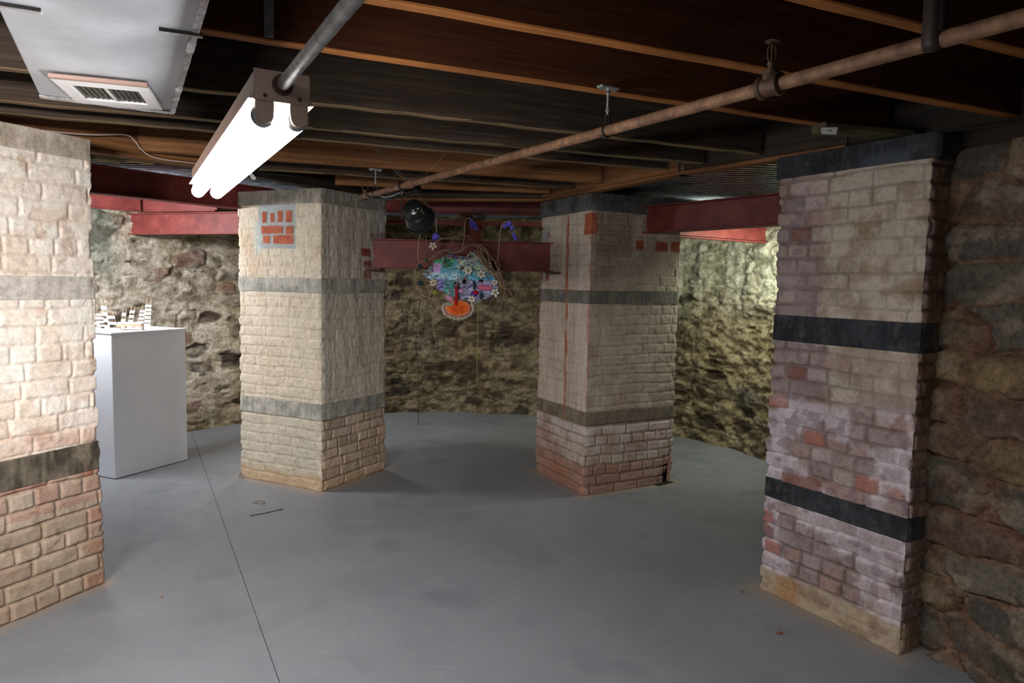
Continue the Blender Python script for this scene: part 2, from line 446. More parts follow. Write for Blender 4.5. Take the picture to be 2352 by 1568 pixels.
def pier(name, label, poly, visible, sections, field, base_rough=.0, step=.0052, cap_off=0.0):
    """poly CCW, visible: faces at fine step; sections: (z0, z1, part name, label, material)"""
    poly = [Vector(p) for p in poly]; n = len(poly)
    cen = sum(poly, Vector((0, 0))) / n
    root = thing(name, label, 'pier', (cen.x, cen.y, 0))
    pos = []; nor = []; fi = []; uu = []; sg = []; wd = []; acc = 0
    for i in range(n):
        a, b = poly[i], poly[(i + 1) % n]; w = (b - a).length; d = (b - a) / w; nr = Vector((d.y, -d.x))
        st = step if i in visible else .03
        k = max(2, int(round(w / st)))
        pa, pb = poly[i - 1], poly[(i + 2) % n]
        d0 = (a - pa).normalized(); n0 = Vector((d0.y, -d0.x)); d1 = (pb - b).normalized(); n1 = Vector((d1.y, -d1.x))
        for j in range(k):
            u = w * j / k; t0 = max(0, 1 - u / .012) * .5; t1 = max(0, 1 - (w - u) / .012) * .5
            nn = nr * (1 - t0 - t1) + n0 * t0 + n1 * t1
            pos.append(a + d * u); nor.append(nn); fi.append(i); uu.append(u); wd.append(w); sg.append(acc + u)
        acc += w
    pos = np.array([tuple(p) for p in pos]); nor = np.array([tuple(p) for p in nor])
    fi = np.array(fi); uu = np.array(uu); sg = np.array(sg); wd = np.array(wd); ns = len(fi)
    for (z0, z1, pn, pl, pm) in sections:
        nz = max(2, int(round((z1 - z0) / step)) + 1)
        z = np.linspace(z0, z1, nz)
        Zg, Sg = np.meshgrid(z, sg, indexing='ij'); Ug = np.broadcast_to(uu, Zg.shape); Fg = np.broadcast_to(fi, Zg.shape); Wg = np.broadcast_to(wd, Zg.shape)
        disp, col = field(Fg, Ug, Wg, Sg, Zg, pn)
        V = np.empty((nz, ns, 3)); V[..., 0] = pos[:, 0] - cen.x + nor[:, 0] * disp; V[..., 1] = pos[:, 1] - cen.y + nor[:, 1] * disp; V[..., 2] = Zg
        # closing rims pulled inwards so the section is solid
        low = V[0].copy(); low[:, :2] *= .90; top = V[-1].copy(); top[:, :2] *= .90
        V = np.concatenate([low[None], V, top[None]], 0); C = np.concatenate([col[:1], col, col[-1:]], 0)
        m = nz + 2
        idx = np.arange(m * ns).reshape(m, ns); nx = np.roll(idx, -1, axis=1)
        Fq = np.stack([idx[:-1], nx[:-1], nx[1:], idx[1:]], -1).reshape(-1, 4)
        o = np_mesh(pn, V.reshape(-1, 3), Fq, pm, np.clip(C.reshape(-1, 3), 0.003, .9), root)
        if pl: o['label'] = pl
    core = MB(); core.prism([tuple(cen + (p - cen) * .93) for p in poly], .0, sections[-1][1] - .004)
    core.build('mortar_core', M_brick, root)
    return root

def bandfield(s, z, col_a, col_b, seed, rough=.004):
    n = fbm(s * 14, z * 14, seed, 5); n2 = fbm(s * 60, z * 9, seed + 3, 3)
    d = rough * (n - .5) * 2 + .001
    c = mixc(c3(col_a) + 0 * n[..., None], c3(col_b), ss(.3, .7, n * .6 + n2 * .4))
    return d, c

# colours of the whitewashed piers
def generic_brick(S_, Z_, seed, palette, mortar, depth, wash, washc, ch=.0695, header=.3, rough=.0016, shade=0):
    e, r1, r2, r3, row = bricks(S_, Z_, seed, ch=ch, header=header)
    nz = fbm(S_ * 30, Z_ * 30, seed + 31, 4)
    m = (1 - ss(.0035, .0085, e + (nz - .5) * .006)) * (.45 + .55 * ss(.35, .6, fbm(S_ * 6, Z_ * 6, seed + 61, 3)))
    b = pal(palette, r1) * (0.86 + .28 * r2)[..., None]
    col = mixc(b, c3(mortar) * (0.85 + .3 * nz)[..., None], m)
    wn = fbm(S_ * 11, Z_ * 11, seed + 41, 5)
    wf = np.clip(wash * (0.45 + 1.1 * wn + .35 * (r3 - .4)) * (1 - .30 * m), 0, 1)
    col = mixc(col, c3(washc) * (0.84 + .32 * fbm(S_ * 5, Z_ * 5, seed + 51, 4))[..., None], wf)
    fl = ss(.60, .72, fbm(S_ * 24, Z_ * 24, seed + 71, 4)); col = mixc(col, c3(mortar) * .8 + 0 * col, fl * .35)
    dd = -depth * (1 - ss(.0, .013, e)) - fl * .0022 + (r3 - .5) * .0045 * np.minimum(1, depth / .006) + (nz - .5) * rough * 4
    return dd, col, m, (r1, r2, r3, row, e)

def edge_chips(S_, U, W, Z, seed):
    e = np.minimum(U, W - U)
    ch = ss(.45, .75, vn(U * 0 + Z * 22, Z * 0 + np.round(e * 0), seed)) * (1 - ss(0, .028, e))
    return -.012 * ch - .004 * (1 - ss(0, .01, e))

def rectm(U, Z, u0, u1, z0, z1, s=.004):
    return ss(u0 - s, u0 + s, U) * (1 - ss(u1 - s, u1 + s, U)) * ss(z0 - s, z0 + s, Z) * (1 - ss(z1 - s, z1 + s, Z))

# ---- pier beside the plinth (left of centre)
def f_cl(F, U, W, S_, Z, pn):
    right = F == 0; left = F == 3
    drip = fbm(S_ * 55, Z * 4, 101, 4)
    if pn != 'brickwork':
        if pn == 'cap_stone': d, c = bandfield(S_, Z, (126, 122, 112), (164, 156, 144), 61)
        else: d, c = bandfield(S_, Z, (138, 138, 132), (182, 176, 164), 62)
        c = mixc(c, c3((112, 108, 102)) + 0 * c, (right * .5) * ss(.35, .65, drip))
        return d + edge_chips(S_, U, W, Z, 9) * .5, c
    wash = np.where(Z > .5, .86, np.where(right, .25, .82)) + 0 * Z
    depth = np.where((Z < .49) & right, .011, .0035)
    wc_l = mixc(c3((206, 194, 174)) + 0 * Z[..., None], c3((188, 182, 164)), 1 - ss(.35, .75, Z))
    d, c, m, R = generic_brick(S_, Z, 11, [(180, 152, 126), (184, 160, 136), (160, 138, 114), (178, 158, 138), (150, 130, 110)], (122, 102, 82), depth, wash, (204, 192, 172))
    # whitewash tone: warm left face, grey streaked right face above the lower band
    tone = mixc(wc_l, c3((196, 172, 146)) + 0 * c, ss(.5, .75, fbm(S_ * 6, Z * 3.5, 71, 4)) * ss(.6, 1., Z))
    c = mixc(c, tone * (0.84 + .3 * fbm(S_ * 22, Z * 22, 73, 4))[..., None], np.clip(left * .68 * ss(0.02, .2, Z) * (1 - .3 * m), 0, 1))
    gr = mixc(c3((146, 142, 132)) + 0 * c, c3((186, 180, 168)), ss(.35, .7, drip))
    c = mixc(c, gr, right * ss(.48, .52, Z) * (.55 + .25 * ss(1.1, 1.7, Z)) * (1 - .35 * m))
    tan = c3((184, 158, 126)) + 0 * c
    c = mixc(c, tan, np.clip(left * (1 - ss(.03, .16, Z + .09 * (fbm(S_ * 7, Z * 7, 81, 3) - .5))), 0, .85))
    c = mixc(c, tan, np.clip(right * (1 - ss(.0, .5, Z)) * .30 + right * (1 - ss(.03, .06, Z)) * .5, 0, 1))
    # light near corner, left face
    c = mixc(c, c3((212, 200, 182)) + 0 * c, left * ss(W - .14, W, U) * ss(.45, .7, fbm(S_ * 16, Z * 16, 84, 4)) * .7)
    # patch of newer mortar and red bricks high on the left face
    U0 = U + .008 * (vn(U * 30, Z * 30, 88) - .5); Z0 = Z + .008 * (vn(U * 30, Z * 30, 89) - .5)
    pm = rectm(U0, Z0, .2, .535, 1.655, 1.955, .008) * left
    c = mixc(c, c3((158, 164, 162)) * (.9 + .2 * fbm(S_ * 40, Z * 40, 90, 3))[..., None], pm)
    d = d * (1 - pm)
    halo = rectm(U0, Z0, .16, .22, 1.62, 1.84, .02) * left
    c = mixc(c, c3((176, 186, 182)) + 0 * c, halo * .7)
    for (x0, x1, y0, y1) in ((165, 190, 128, 182), (208, 230, 136, 180), (245, 272, 126, 182), (285, 318, 128, 184), (162, 274, 198, 236), (286, 326, 200, 240), (168, 206, 243, 283), (220, 325, 243, 285)):
        u0, u1 = .215 + (x0 - 155) / 185 * .33, .215 + (x1 - 155) / 185 * .33
        z1, z0 = 1.95 - (y0 - 100) / 200 * .285, 1.95 - (y1 - 100) / 200 * .285
        bm = rectm(U0, Z0, u0, u1, z0, z1, .004) * left
        c = mixc(c, c3((168, 92, 68)) * (.8 + .4 * vn(S_ * 20, Z * 20, int(x0)))[..., None], bm); d = d + bm * .004
    # red bricks let in beside the steel beam, right face
    for (u0, z0, z1, k) in ((.40, 1.62, 1.68, 1.), (.42, 1.545, 1.59, .9), (.42, 1.46, 1.52, .8), (.62, 1.73, 1.80, 1.), (.50, 1.76, 1.79, .6)):
        bm = rectm(U0, Z0, u0 * W / .69, (u0 + .10) * W / .69, z0, z1, .008) * right
        c = mixc(c, c3((128, 62, 52)) + 0 * c, bm * k)
    c = mixc(c, c3((150, 156, 158)) + 0 * c, right * ss(.46, .56, U) * ss(1.36, 1.5, Z) * .45 * (1 - ss(1.97, 2, Z)) * ss(.4, .6, fbm(S_ * 14, Z * 5, 93, 3)))
    # dark cracks by the corner
    return d + edge_chips(S_, U, W, Z, 8), c

SECT = lambda b3, b2, cap, base=0.0, lb=('grey stone band low on the pier', 'grey stone band high on the pier', 'stone slab at the top of the pier'): [
    (base, b3[0], 'brickwork', None, M_brick), (b3[0], b3[1], 'stone_band', lb[0], M_band), (b3[1], b2[0], 'brickwork', None, M_brick),
    (b2[0], b2[1], 'stone_band', lb[1], M_band), (b2[1], cap[0], 'brickwork', None, M_brick), (cap[0], cap[1], 'cap_stone', lb[2], M_band)]

pier('brick_pier', 'whitewashed brick pier right of the plinth, patch of bare red bricks near its top',
     [(-1.277, 4.66), (-.953, 5.265), (-1.638, 5.591), (-1.962, 4.986)], (0, 3), SECT((.493, .602), (1.357, 1.454), (1.955, 2.052)), f_cl)

def row_w(Z): return _h(np.floor(Z / .0695), Z * 0, 77)
# ---- pier right of the hanging artwork
def f_cr(F, U, W, S_, Z, pn):
    right = F == 0; left = F == 3
    drip = fbm(S_ * 50, Z * 3, 201, 4)
    bloomn = fbm(S_ * 9, Z * 9, 203, 4)
    streak = left * (1 - ss(.010, .026, np.abs(U - .405 + (Z - 1.2) * .012 + .006 * (row_w(Z) - .5) + .01 * (vn(Z * 8, Z * 0, 5) - .5)))) * (.35 + .65 * ss(.3, .6, vn(S_ * 60, Z * 12, 207)))
    orange = c3((172, 104, 78))
    if pn != 'brickwork':
        if pn == 'cap_stone': d, c = bandfield(S_, Z, (70, 72, 74), (112, 112, 110), 161); d = d + .012
        elif Z.mean() > 1: d, c = bandfield(S_, Z, (104, 102, 98), (144, 136, 124), 162)
        else: d, c = bandfield(S_, Z, (112, 100, 86), (146, 132, 114), 163); d = d + .006
        c = mixc(c, orange + 0 * c, streak * .75 * (Z < 1.5))
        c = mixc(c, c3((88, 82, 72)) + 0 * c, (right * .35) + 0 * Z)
        return d + edge_chips(S_, U, W, Z, 19) * .5, c
    low = Z < .49
    wash = np.where(low, np.where(Z > .2, .62, .2), .84) + 0 * Z
    depth = np.where(low, .014, .0042)
    pal_lo = [(158, 118, 102), (142, 104, 92), (166, 130, 116), (152, 116, 104), (168, 116, 94)]
    d, c, m, R = generic_brick(S_, Z + .01, 23, pal_lo, (132, 104, 86), depth, wash * np.where(low, .55 + .9 * R_bloom(S_, Z), 1), (188, 176, 162))
    hi = ~low
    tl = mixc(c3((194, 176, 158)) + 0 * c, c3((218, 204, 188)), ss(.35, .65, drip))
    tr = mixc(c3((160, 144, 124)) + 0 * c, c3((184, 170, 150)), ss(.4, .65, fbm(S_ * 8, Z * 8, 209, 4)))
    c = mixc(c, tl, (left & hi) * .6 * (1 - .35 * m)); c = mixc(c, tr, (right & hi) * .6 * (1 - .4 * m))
    c = mixc(c, c3((214, 200, 190)) + 0 * c, (left & hi) * ss(.42, .6, U) * (1 - ss(W - .03, W, U)) * ss(.5, 1.1, Z) * .45 * (1 - ss(1.5, 1.9, Z)))
    c = mixc(c, c3((206, 192, 192)) + 0 * c, low * ss(.12, .40, Z) * (1 - m) * .65 * ss(.35, .6, bloomn))
    c = mixc(c, c3((168, 112, 86)) + 0 * c, low * left * (1 - ss(.05, .35, Z)) * .35)
    c = mixc(c, orange + 0 * c, streak * hi * (Z < 1.93) * 1.0)
    # pink red rub along the corner
    cor = (left * ss(W - .05, W - .01, U) + right * (1 - ss(.0, .03, U))) * hi
    c = mixc(c, c3((176, 112, 88)) + 0 * c, cor * ss(.45, .65, vn(S_ * 12, Z * 9, 215)) * .6)
    U0 = U + .01 * (vn(U * 24, Z * 24, 218) - .5); Z0 = Z + .01 * (vn(U * 24, Z * 24, 219) - .5)
    pm = rectm(U0, Z0, W - .085, 9, 1.79, 1.93, .005) * left + rectm(U0, Z0, -1, .055, 1.79, 1.93, .006) * right
    c = mixc(c, c3((168, 92, 64)) * (.85 + .3 * vn(S_ * 30, Z * 30, 221))[..., None], np.clip(pm, 0, 1))
    c = mixc(c, c3((110, 92, 76)) + 0 * c, right * rectm(U, Z, .05, .36, 1.66, 1.94, .03) * .6)
    for u0, u1 in ((.38, .45), (.56, .67), (.70, .79)):
        bm = rectm(U0, Z0, u0, u1, 1.695, 1.765, .006) * right
        c = mixc(c, c3((150, 80, 58)) + 0 * c, bm)
    # grey grout and red bits by the steel beam on the left face
    g = left * (1 - ss(.10, .17, U + .03 * (vn(Z * 14, U * 0, 222) - .5))) * ss(1.44, 1.5, Z) * (1 - ss(1.86, 1.9, Z))
    c = mixc(c, c3((150, 154, 154)) + 0 * c, g * .85)
    c = mixc(c, c3((134, 60, 50)) + 0 * c, g * ss(.62, .68, vn(U * 16, Z * 16, 225)))
    rec = right * rectm(U, Z, .40, .9, 1.765, 1.95, .004)
    rag = low * (right * ss(W - .16, W, U) * (1 - ss(.0, .30, Z)) * .05)
    base = np.where(low, .010, 0) - .022 * (1 - ss(.003, .010, np.abs(Z - .487)))
    return d + base - rag + edge_chips(S_, U, W, Z, 18) * np.where(low, 1.3, .8), c
def R_bloom(S_, Z): return ss(.35, .7, fbm(S_ * 5, Z * 5, 231, 3))
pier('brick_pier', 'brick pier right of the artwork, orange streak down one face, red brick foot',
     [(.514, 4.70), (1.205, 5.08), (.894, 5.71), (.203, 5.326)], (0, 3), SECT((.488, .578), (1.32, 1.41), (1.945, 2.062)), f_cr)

# ---- near right pier, black slate bands
def f_r(F, U, W, S_, Z, pn):
    front = F == 0; side = F == 1
    if pn != 'brickwork':
        d, c = bandfield(S_, Z, (40, 42, 46), (66, 68, 72), 261, .006)
        if pn == 'cap_stone':
            d = d + .02
            c = mixc(c, c3((84, 90, 100)) + 0 * c, front * rectm(U, Z, .42, .62, 1.94, 1.99, .03) * .8)
        c = mixc(c, c3((92, 78, 66)) + 0 * c, side * .6 * ss(.03, .12, U))
        c = mixc(c, c3((96, 86, 78)) + 0 * c, ss(.66, .76, fbm(S_ * 25, Z * 25, 263, 4)) * .5)
        return d + edge_chips(S_, U, W, Z, 29) * .6, c
    n = fbm(S_ * 6, Z * 6, 265, 4)
    tanmask = np.clip(front * (ss(.20, .30, U + .13 * (n - .5) - .06 * (Z < 1.2)) * ss(.93, 1.0, Z + .12 * (n - .5) + .35 * (.5 - U) * 0)), 0, 1)
    lowtan = 1 - ss(.095, .13, Z + .05 * (n - .5))
    smooth_ = np.clip(tanmask + lowtan, 0, 1)
    depth = .011 - .0085 * smooth_
    pinks = [(146, 122, 116), (126, 100, 94), (166, 142, 134), (150, 114, 102), (134, 114, 110), (166, 120, 102)]
    d, c, m, R = generic_brick(S_, Z + .012, 37, pinks, (104, 82, 68), depth, .38 + 0 * Z, (186, 172, 172), header=.45)
    r1, r2, r3, row, e = R
    bloom = front * ss(.44, .54, fbm(S_ * 7, Z * 7, 267, 5)) * (1 - ss(.90, 1.0, Z + .1 * (n - .5)))
    c = mixc(c, c3((222, 210, 214)) * (.82 + .36 * fbm(S_ * 40, Z * 40, 268, 3))[..., None], bloom * (.35 + .55 * (1 - ss(.004, .020, e))) * 1.0 * (1 - .25 * m))
    whiterow = front * rectm(U, Z, -1, .42, .80, .945, .012) + front * rectm(U, Z, .0, .12, .56, .80, .03)
    c = mixc(c, c3((212, 202, 210)) + 0 * c, np.clip(whiterow, 0, 1) * ss(.3, .5, fbm(S_ * 12, Z * 12, 281, 4)) * .6)
    org = (r2 > .90) * (1 - ss(.9, 1.0, Z)) * front
    c = mixc(c, c3((170, 100, 76)) + 0 * c, org * (1 - m) * .75)
    dark = (r3 > .93) * (r2 < .5) * front
    c = mixc(c, c3((128, 74, 56)) + 0 * c, dark * (1 - m) * .7)
    spot = ss(.66, .74, vn(S_ * 26, Z * 26, 269)) * (1 - tanmask)
    c = mixc(c, c3((138, 116, 122)) + 0 * c, spot * .55)
    tanc = mixc(c3((168, 152, 130)) + 0 * c, c3((198, 186, 168)), ss(.35, .65, fbm(S_ * 13, Z * 13, 270, 5)))
    tanc = mixc(tanc, c3((150, 122, 92)) + 0 * c, ss(.58, .72, fbm(S_ * 9, Z * 9, 272, 4)) * .6)
    ghost = (1 - m * .35)[..., None]
    c = mixc(c, tanc * ghost, tanmask * (.86 - .25 * (Z < 1.2)))
    tl = mixc(c3((156, 134, 108)) + 0 * c, c3((190, 170, 142)), ss(.35, .65, fbm(S_ * 15, Z * 15, 275, 4)))
    c = mixc(c, tl, lowtan * .9)
    c = mixc(c, c3((174, 118, 60)) + 0 * c, front * lowtan * rectm(U, Z, .1, .22, -1, .12, .03) * .6)
    # last course below the cap: long pale bricks
    top = ss(1.875, 1.885, Z) * front * ss(.18, .24, U)
    c = mixc(c, c3((186, 172, 156)) + 0 * c, top * (1 - m) * .7)
    # the side towards the rubble wall: brown, rough
    sc = mixc(c3((104, 78, 60)) + 0 * c, c3((140, 112, 88)), ss(.3, .7, fbm(S_ * 9, Z * 9, 277, 4)))
    c = mixc(c, sc, side * np.clip(.35 + .6 * ss(.015, .05, U), 0, 1) * np.where(Z > .95, 1, .7))
    d = d + side * (fbm(S_ * 12, Z * 12, 279, 4) - .5) * .02 + (fbm(S_ * 3, Z * 3, 280, 2) - .5) * .012
    return d + edge_chips(S_, U, W, Z, 28) * 1.2, c
pier('brick_pier', 'near right brick pier with three black slate bands, joined to the rough stone wall',
     [(1.22, 3.272), (1.57, 2.67), (2.17, 3.02), (1.82, 3.622)], (0, 1),
     SECT((.463, .557), (1.21, 1.328), (1.952, 2.045), lb=('black slate band near the foot', 'black slate band at eye height', 'thick black slate slab at the top')), f_r, step=.0042)

# ---- near left pier
def f_l(F, U, W, S_, Z, pn):
    front = F == 3
    drip = fbm(S_ * 30, Z * 4, 301, 4)
    if pn != 'brickwork':
        if pn == 'cap_stone': d, c = bandfield(S_, Z, (182, 168, 150), (214, 202, 186), 361, .005)
        elif Z.mean() > 1: d, c = bandfield(S_, Z, (190, 182, 172), (218, 210, 200), 362, .003)
        else: d, c = bandfield(S_, Z, (74, 68, 58), (124, 114, 98), 363, .005)
        return d + edge_chips(S_, U, W, Z, 39) * .6, c
    low = Z < .56
    pinks = [(146, 116, 100), (136, 108, 92), (152, 130, 110), (130, 108, 88), (148, 106, 92), (156, 136, 116)]
    d, c, m, R = generic_brick(S_, Z, 47, pinks, (140, 114, 92), np.where(low, .012, .0055), np.where(low, .25, .86) + 0 * Z, (244, 230, 214), header=.25, ch=.0765)
    r1, r2, r3, row, e = R
    tl = mixc(c3((232, 214, 196)) + 0 * c, c3((250, 240, 228)), ss(.35, .65, fbm(S_ * 7, Z * 10, 303, 4)))
    c = mixc(c, tl, (~low) * .72 * (1 - .35 * m))
    c = mixc(c, c3((186, 148, 124)) + 0 * c, (~low) * ss(.70, .78, fbm(S_ * 9, Z * 9, 305, 4)) * .5)
    c = mixc(c, c3((196, 146, 122)) + 0 * c, (~low) * (1 - ss(.70, .80, Z)) * .55 * (1 - m))
    c = mixc(c, c3((160, 104, 86)) + 0 * c, low * front * ss(W - .12, W - .06, U) * (r2 > .3) * (1 - m) * .6 + low * (Z > .42) * (r1 > .35) * (1 - m) * .4)
    c = mixc(c, c3((150, 126, 98)) + 0 * c, low * (1 - ss(.15, .5, Z)) * .4)
    ins = .022 * ss(.70, 1.0, Z) * 0
    base = np.where(low, .010, 0.0)
    return d + base + edge_chips(S_, U, W, Z, 38) * 1.2, c
pier('brick_pier', 'near left brick pier, bright cream whitewash above a dark band and bare brown bricks',
     [(-1.9, 3.176), (-2.54, 3.45), (-2.815, 2.806), (-2.173, 2.532)], (3,),
     SECT((.556, .684), (1.34, 1.44), (1.955, 2.05), lb=('dark brown stone band above the bare brick foot', 'pale grey band in the whitewash', 'rough grey cap at the top')), f_l, step=.0042)

# ------------------------------------------------------------------ rubble walls
def rubble(s, z, seed, w=.30, h=.15):
    row0 = np.floor(z / h); best = np.full(s.shape, 9.); sec = np.full(s.shape, 9.)
    i1 = np.zeros(s.shape); i2 = np.zeros(s.shape)
    for dr in (-1, 0, 1):
        r = row0 + dr; off = _h(r, r * 0 + 1, seed) ; ww = w * (.6 + .9 * _h(r, r * 0 + 2, seed))
        c0 = np.floor(s / ww + off)
        for dc in (-1, 0, 1):
            c = c0 + dc
            px = (c + .5 + .5 * (_h(c, r, seed + 1) - .5) - off) * ww; pz = (r + .5 + .5 * (_h(c, r, seed + 2) - .5)) * h
            sz = .8 + .5 * _h(c, r, seed + 3)
            d = ((np.abs(s - px) / (ww * sz)) ** 2.6 + (np.abs(z - pz) / (h * 1.0 * sz)) ** 2.6) ** (1 / 2.6)
            lt = d < best
            sec = np.where(lt, best, np.minimum(sec, d))
            i1 = np.where(lt, c, i1); i2 = np.where(lt, r, i2); best = np.where(lt, d, best)
    return sec - best, _h(i1, i2, seed + 21), _h(i1, i2, seed + 22), _h(i1, i2, seed + 23)

def wall_mesh(name, P, Nn, s, z, disp, col, mat_, thick=None):
    nz, ns = len(z), len(s)
    V = np.empty((nz, ns, 3)); V[..., 0] = P[:, 0] + Nn[:, 0] * disp; V[..., 1] = P[:, 1] + Nn[:, 1] * disp; V[..., 2] = z[:, None]
    idx = np.arange(nz * ns).reshape(nz, ns)
    Fq = np.stack([idx[:-1, :-1], idx[:-1, 1:], idx[1:, 1:], idx[1:, :-1]], -1).reshape(-1, 4)
    o = np_mesh(name, V.reshape(-1, 3), Fq, mat_, np.clip(col.reshape(-1, 3), .003, .9))
    return o

def back_wall():
    C = (-.6, 4.75); Rr = 2.92
    th = np.radians(np.concatenate([np.arange(205, 172, -.6), np.arange(172, 12, -.23), np.arange(12, -9, -.6)]))[::-1]
    th = th[::-1]
    s = (th[0] - th) * Rr; z = np.arange(-.02, 2.4, .011)
    P = np.stack([C[0] + Rr * np.cos(th), C[1] + Rr * np.sin(th)], 1); Nn = -np.stack([np.cos(th), np.sin(th)], 1)
    Zg, Sg = np.meshgrid(z, s, indexing='ij'); D = np.degrees(np.broadcast_to(th, Zg.shape))
    sw = Sg + .075 * (fbm(Sg * 4, Zg * 4, 401, 4) - .5) * 2; zw = Zg + .05 * (fbm(Sg * 4, Zg * 5, 402, 4) - .5) * 2
    f, r1, r2, r3 = rubble(sw, zw, 400, .30, .14)
    n1 = fbm(Sg * 7, Zg * 12, 403, 6); n2 = fbm(Sg * 26, Zg * 40, 404, 4); n3 = fbm(Sg * 2.2, Zg * 2.2, 405, 3); n4 = fbm(Sg * 14, Zg * 24, 407, 5)
    mort = 1 - ss(.02, .30, f + .55 * (n1 - .5))
    smear = ss(.42, .56, fbm(Sg * 2.6, Zg * 3.6, 406, 5))
    cov = np.clip(mort * .85 + smear * .85, 0, 1)
    stone = pal([(122, 108, 86), (104, 92, 72), (134, 120, 96), (112, 106, 94), (92, 78, 62), (126, 108, 82)], r1) * (.8 + .4 * r2)[..., None]
    stri = ss(.60, .72, fbm(Sg * 9 + 3 * n3, Zg * 46, 417, 4)) * ss(.4, .6, n1)
    darkst = ((r3 > .88) * ss(.12, .3, f)) * (.5 + .5 * ss(.4, .6, n1))
    mc = mixc(c3((122, 106, 78)) + 0 * stone, c3((172, 156, 124)), ss(.35, .62, n4))
    col = mixc(stone, mc, cov)
    col = mixc(col, c3((70, 58, 44)) + 0 * col, ss(.56, .72, n4 * .6 + n2 * .4) * .55 * (1 - smear * .4))
    col = mixc(col, c3((194, 178, 146)) + 0 * col, ss(.56, .68, fbm(Sg * 18, Zg * 26, 408, 5)) * .5)
    # pale lime wash on the left stretch, more grey green by the top
    lw = ss(132, 142, D) * ss(.2, .8, Zg + .4 * n3)
    cream = mixc(c3((188, 174, 152)) + 0 * col, c3((226, 214, 196)), ss(.38, .6, n4))
    col = mixc(col, cream, lw * np.clip(.25 + .75 * ss(.40, .58, n1 * .6 + n2 * .2 + .1 + .12 * smear), 0, .9))
    red = (r2 > .86) * (D > 125) * ss(.1, .25, f)
    col = mixc(col, c3((134, 92, 80)) + 0 * col, red * .6)
    gg = ss(156, 160, D + 6 * (n3 - .5)) * ss(1.25, 1.55, Zg + .2 * (n1 - .5))
    col = mixc(col, mixc(c3((116, 122, 108)) + 0 * col, c3((158, 160, 142)), ss(.42, .6, n1)), gg * .85)
    rw = (1 - ss(46, 56, D)) * ss(1.0, 1.5, Zg + .4 * (n3 - .5))  # right passage lamp's light put into the upper wall colour
    run = ss(.72, .82, vn(Sg * 16, Zg * .7, 410)) * rw
    col = mixc(col, mixc(c3((164, 162, 142)) + 0 * col, c3((204, 202, 184)), ss(.4, .6, n4)), rw * .6)
    col = mixc(col, c3((226, 224, 206)) + 0 * col, run * .5)
    dk = (1 - ss(112, 122, D)) * ss(50, 60, D)  # dim light of the middle stretch put into the wall colour
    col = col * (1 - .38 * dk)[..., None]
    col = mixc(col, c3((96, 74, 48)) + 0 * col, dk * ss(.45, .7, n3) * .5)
    col = mixc(col, c3((74, 62, 50)) + 0 * col, stri * .45)
    col = mixc(col, c3((232, 222, 206)) + 0 * col, ss(.76, .86, vn(Sg * 14, Zg * .8, 418)) * ss(128, 134, D) * ss(.3, .6, n2) * .5)
    col = mixc(col, c3((52, 42, 34)) + 0 * col, darkst * .85)
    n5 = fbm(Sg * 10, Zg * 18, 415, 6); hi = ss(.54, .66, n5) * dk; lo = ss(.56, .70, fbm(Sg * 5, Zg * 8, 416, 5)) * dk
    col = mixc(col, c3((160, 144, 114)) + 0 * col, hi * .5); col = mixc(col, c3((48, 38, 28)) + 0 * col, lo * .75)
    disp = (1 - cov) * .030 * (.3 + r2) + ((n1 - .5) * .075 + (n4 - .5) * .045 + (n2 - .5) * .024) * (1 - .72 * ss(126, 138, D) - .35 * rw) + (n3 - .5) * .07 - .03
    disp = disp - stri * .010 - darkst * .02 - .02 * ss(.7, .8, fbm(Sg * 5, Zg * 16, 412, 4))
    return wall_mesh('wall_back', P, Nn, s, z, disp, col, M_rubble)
bw = back_wall(); tag(bw, kind='structure')

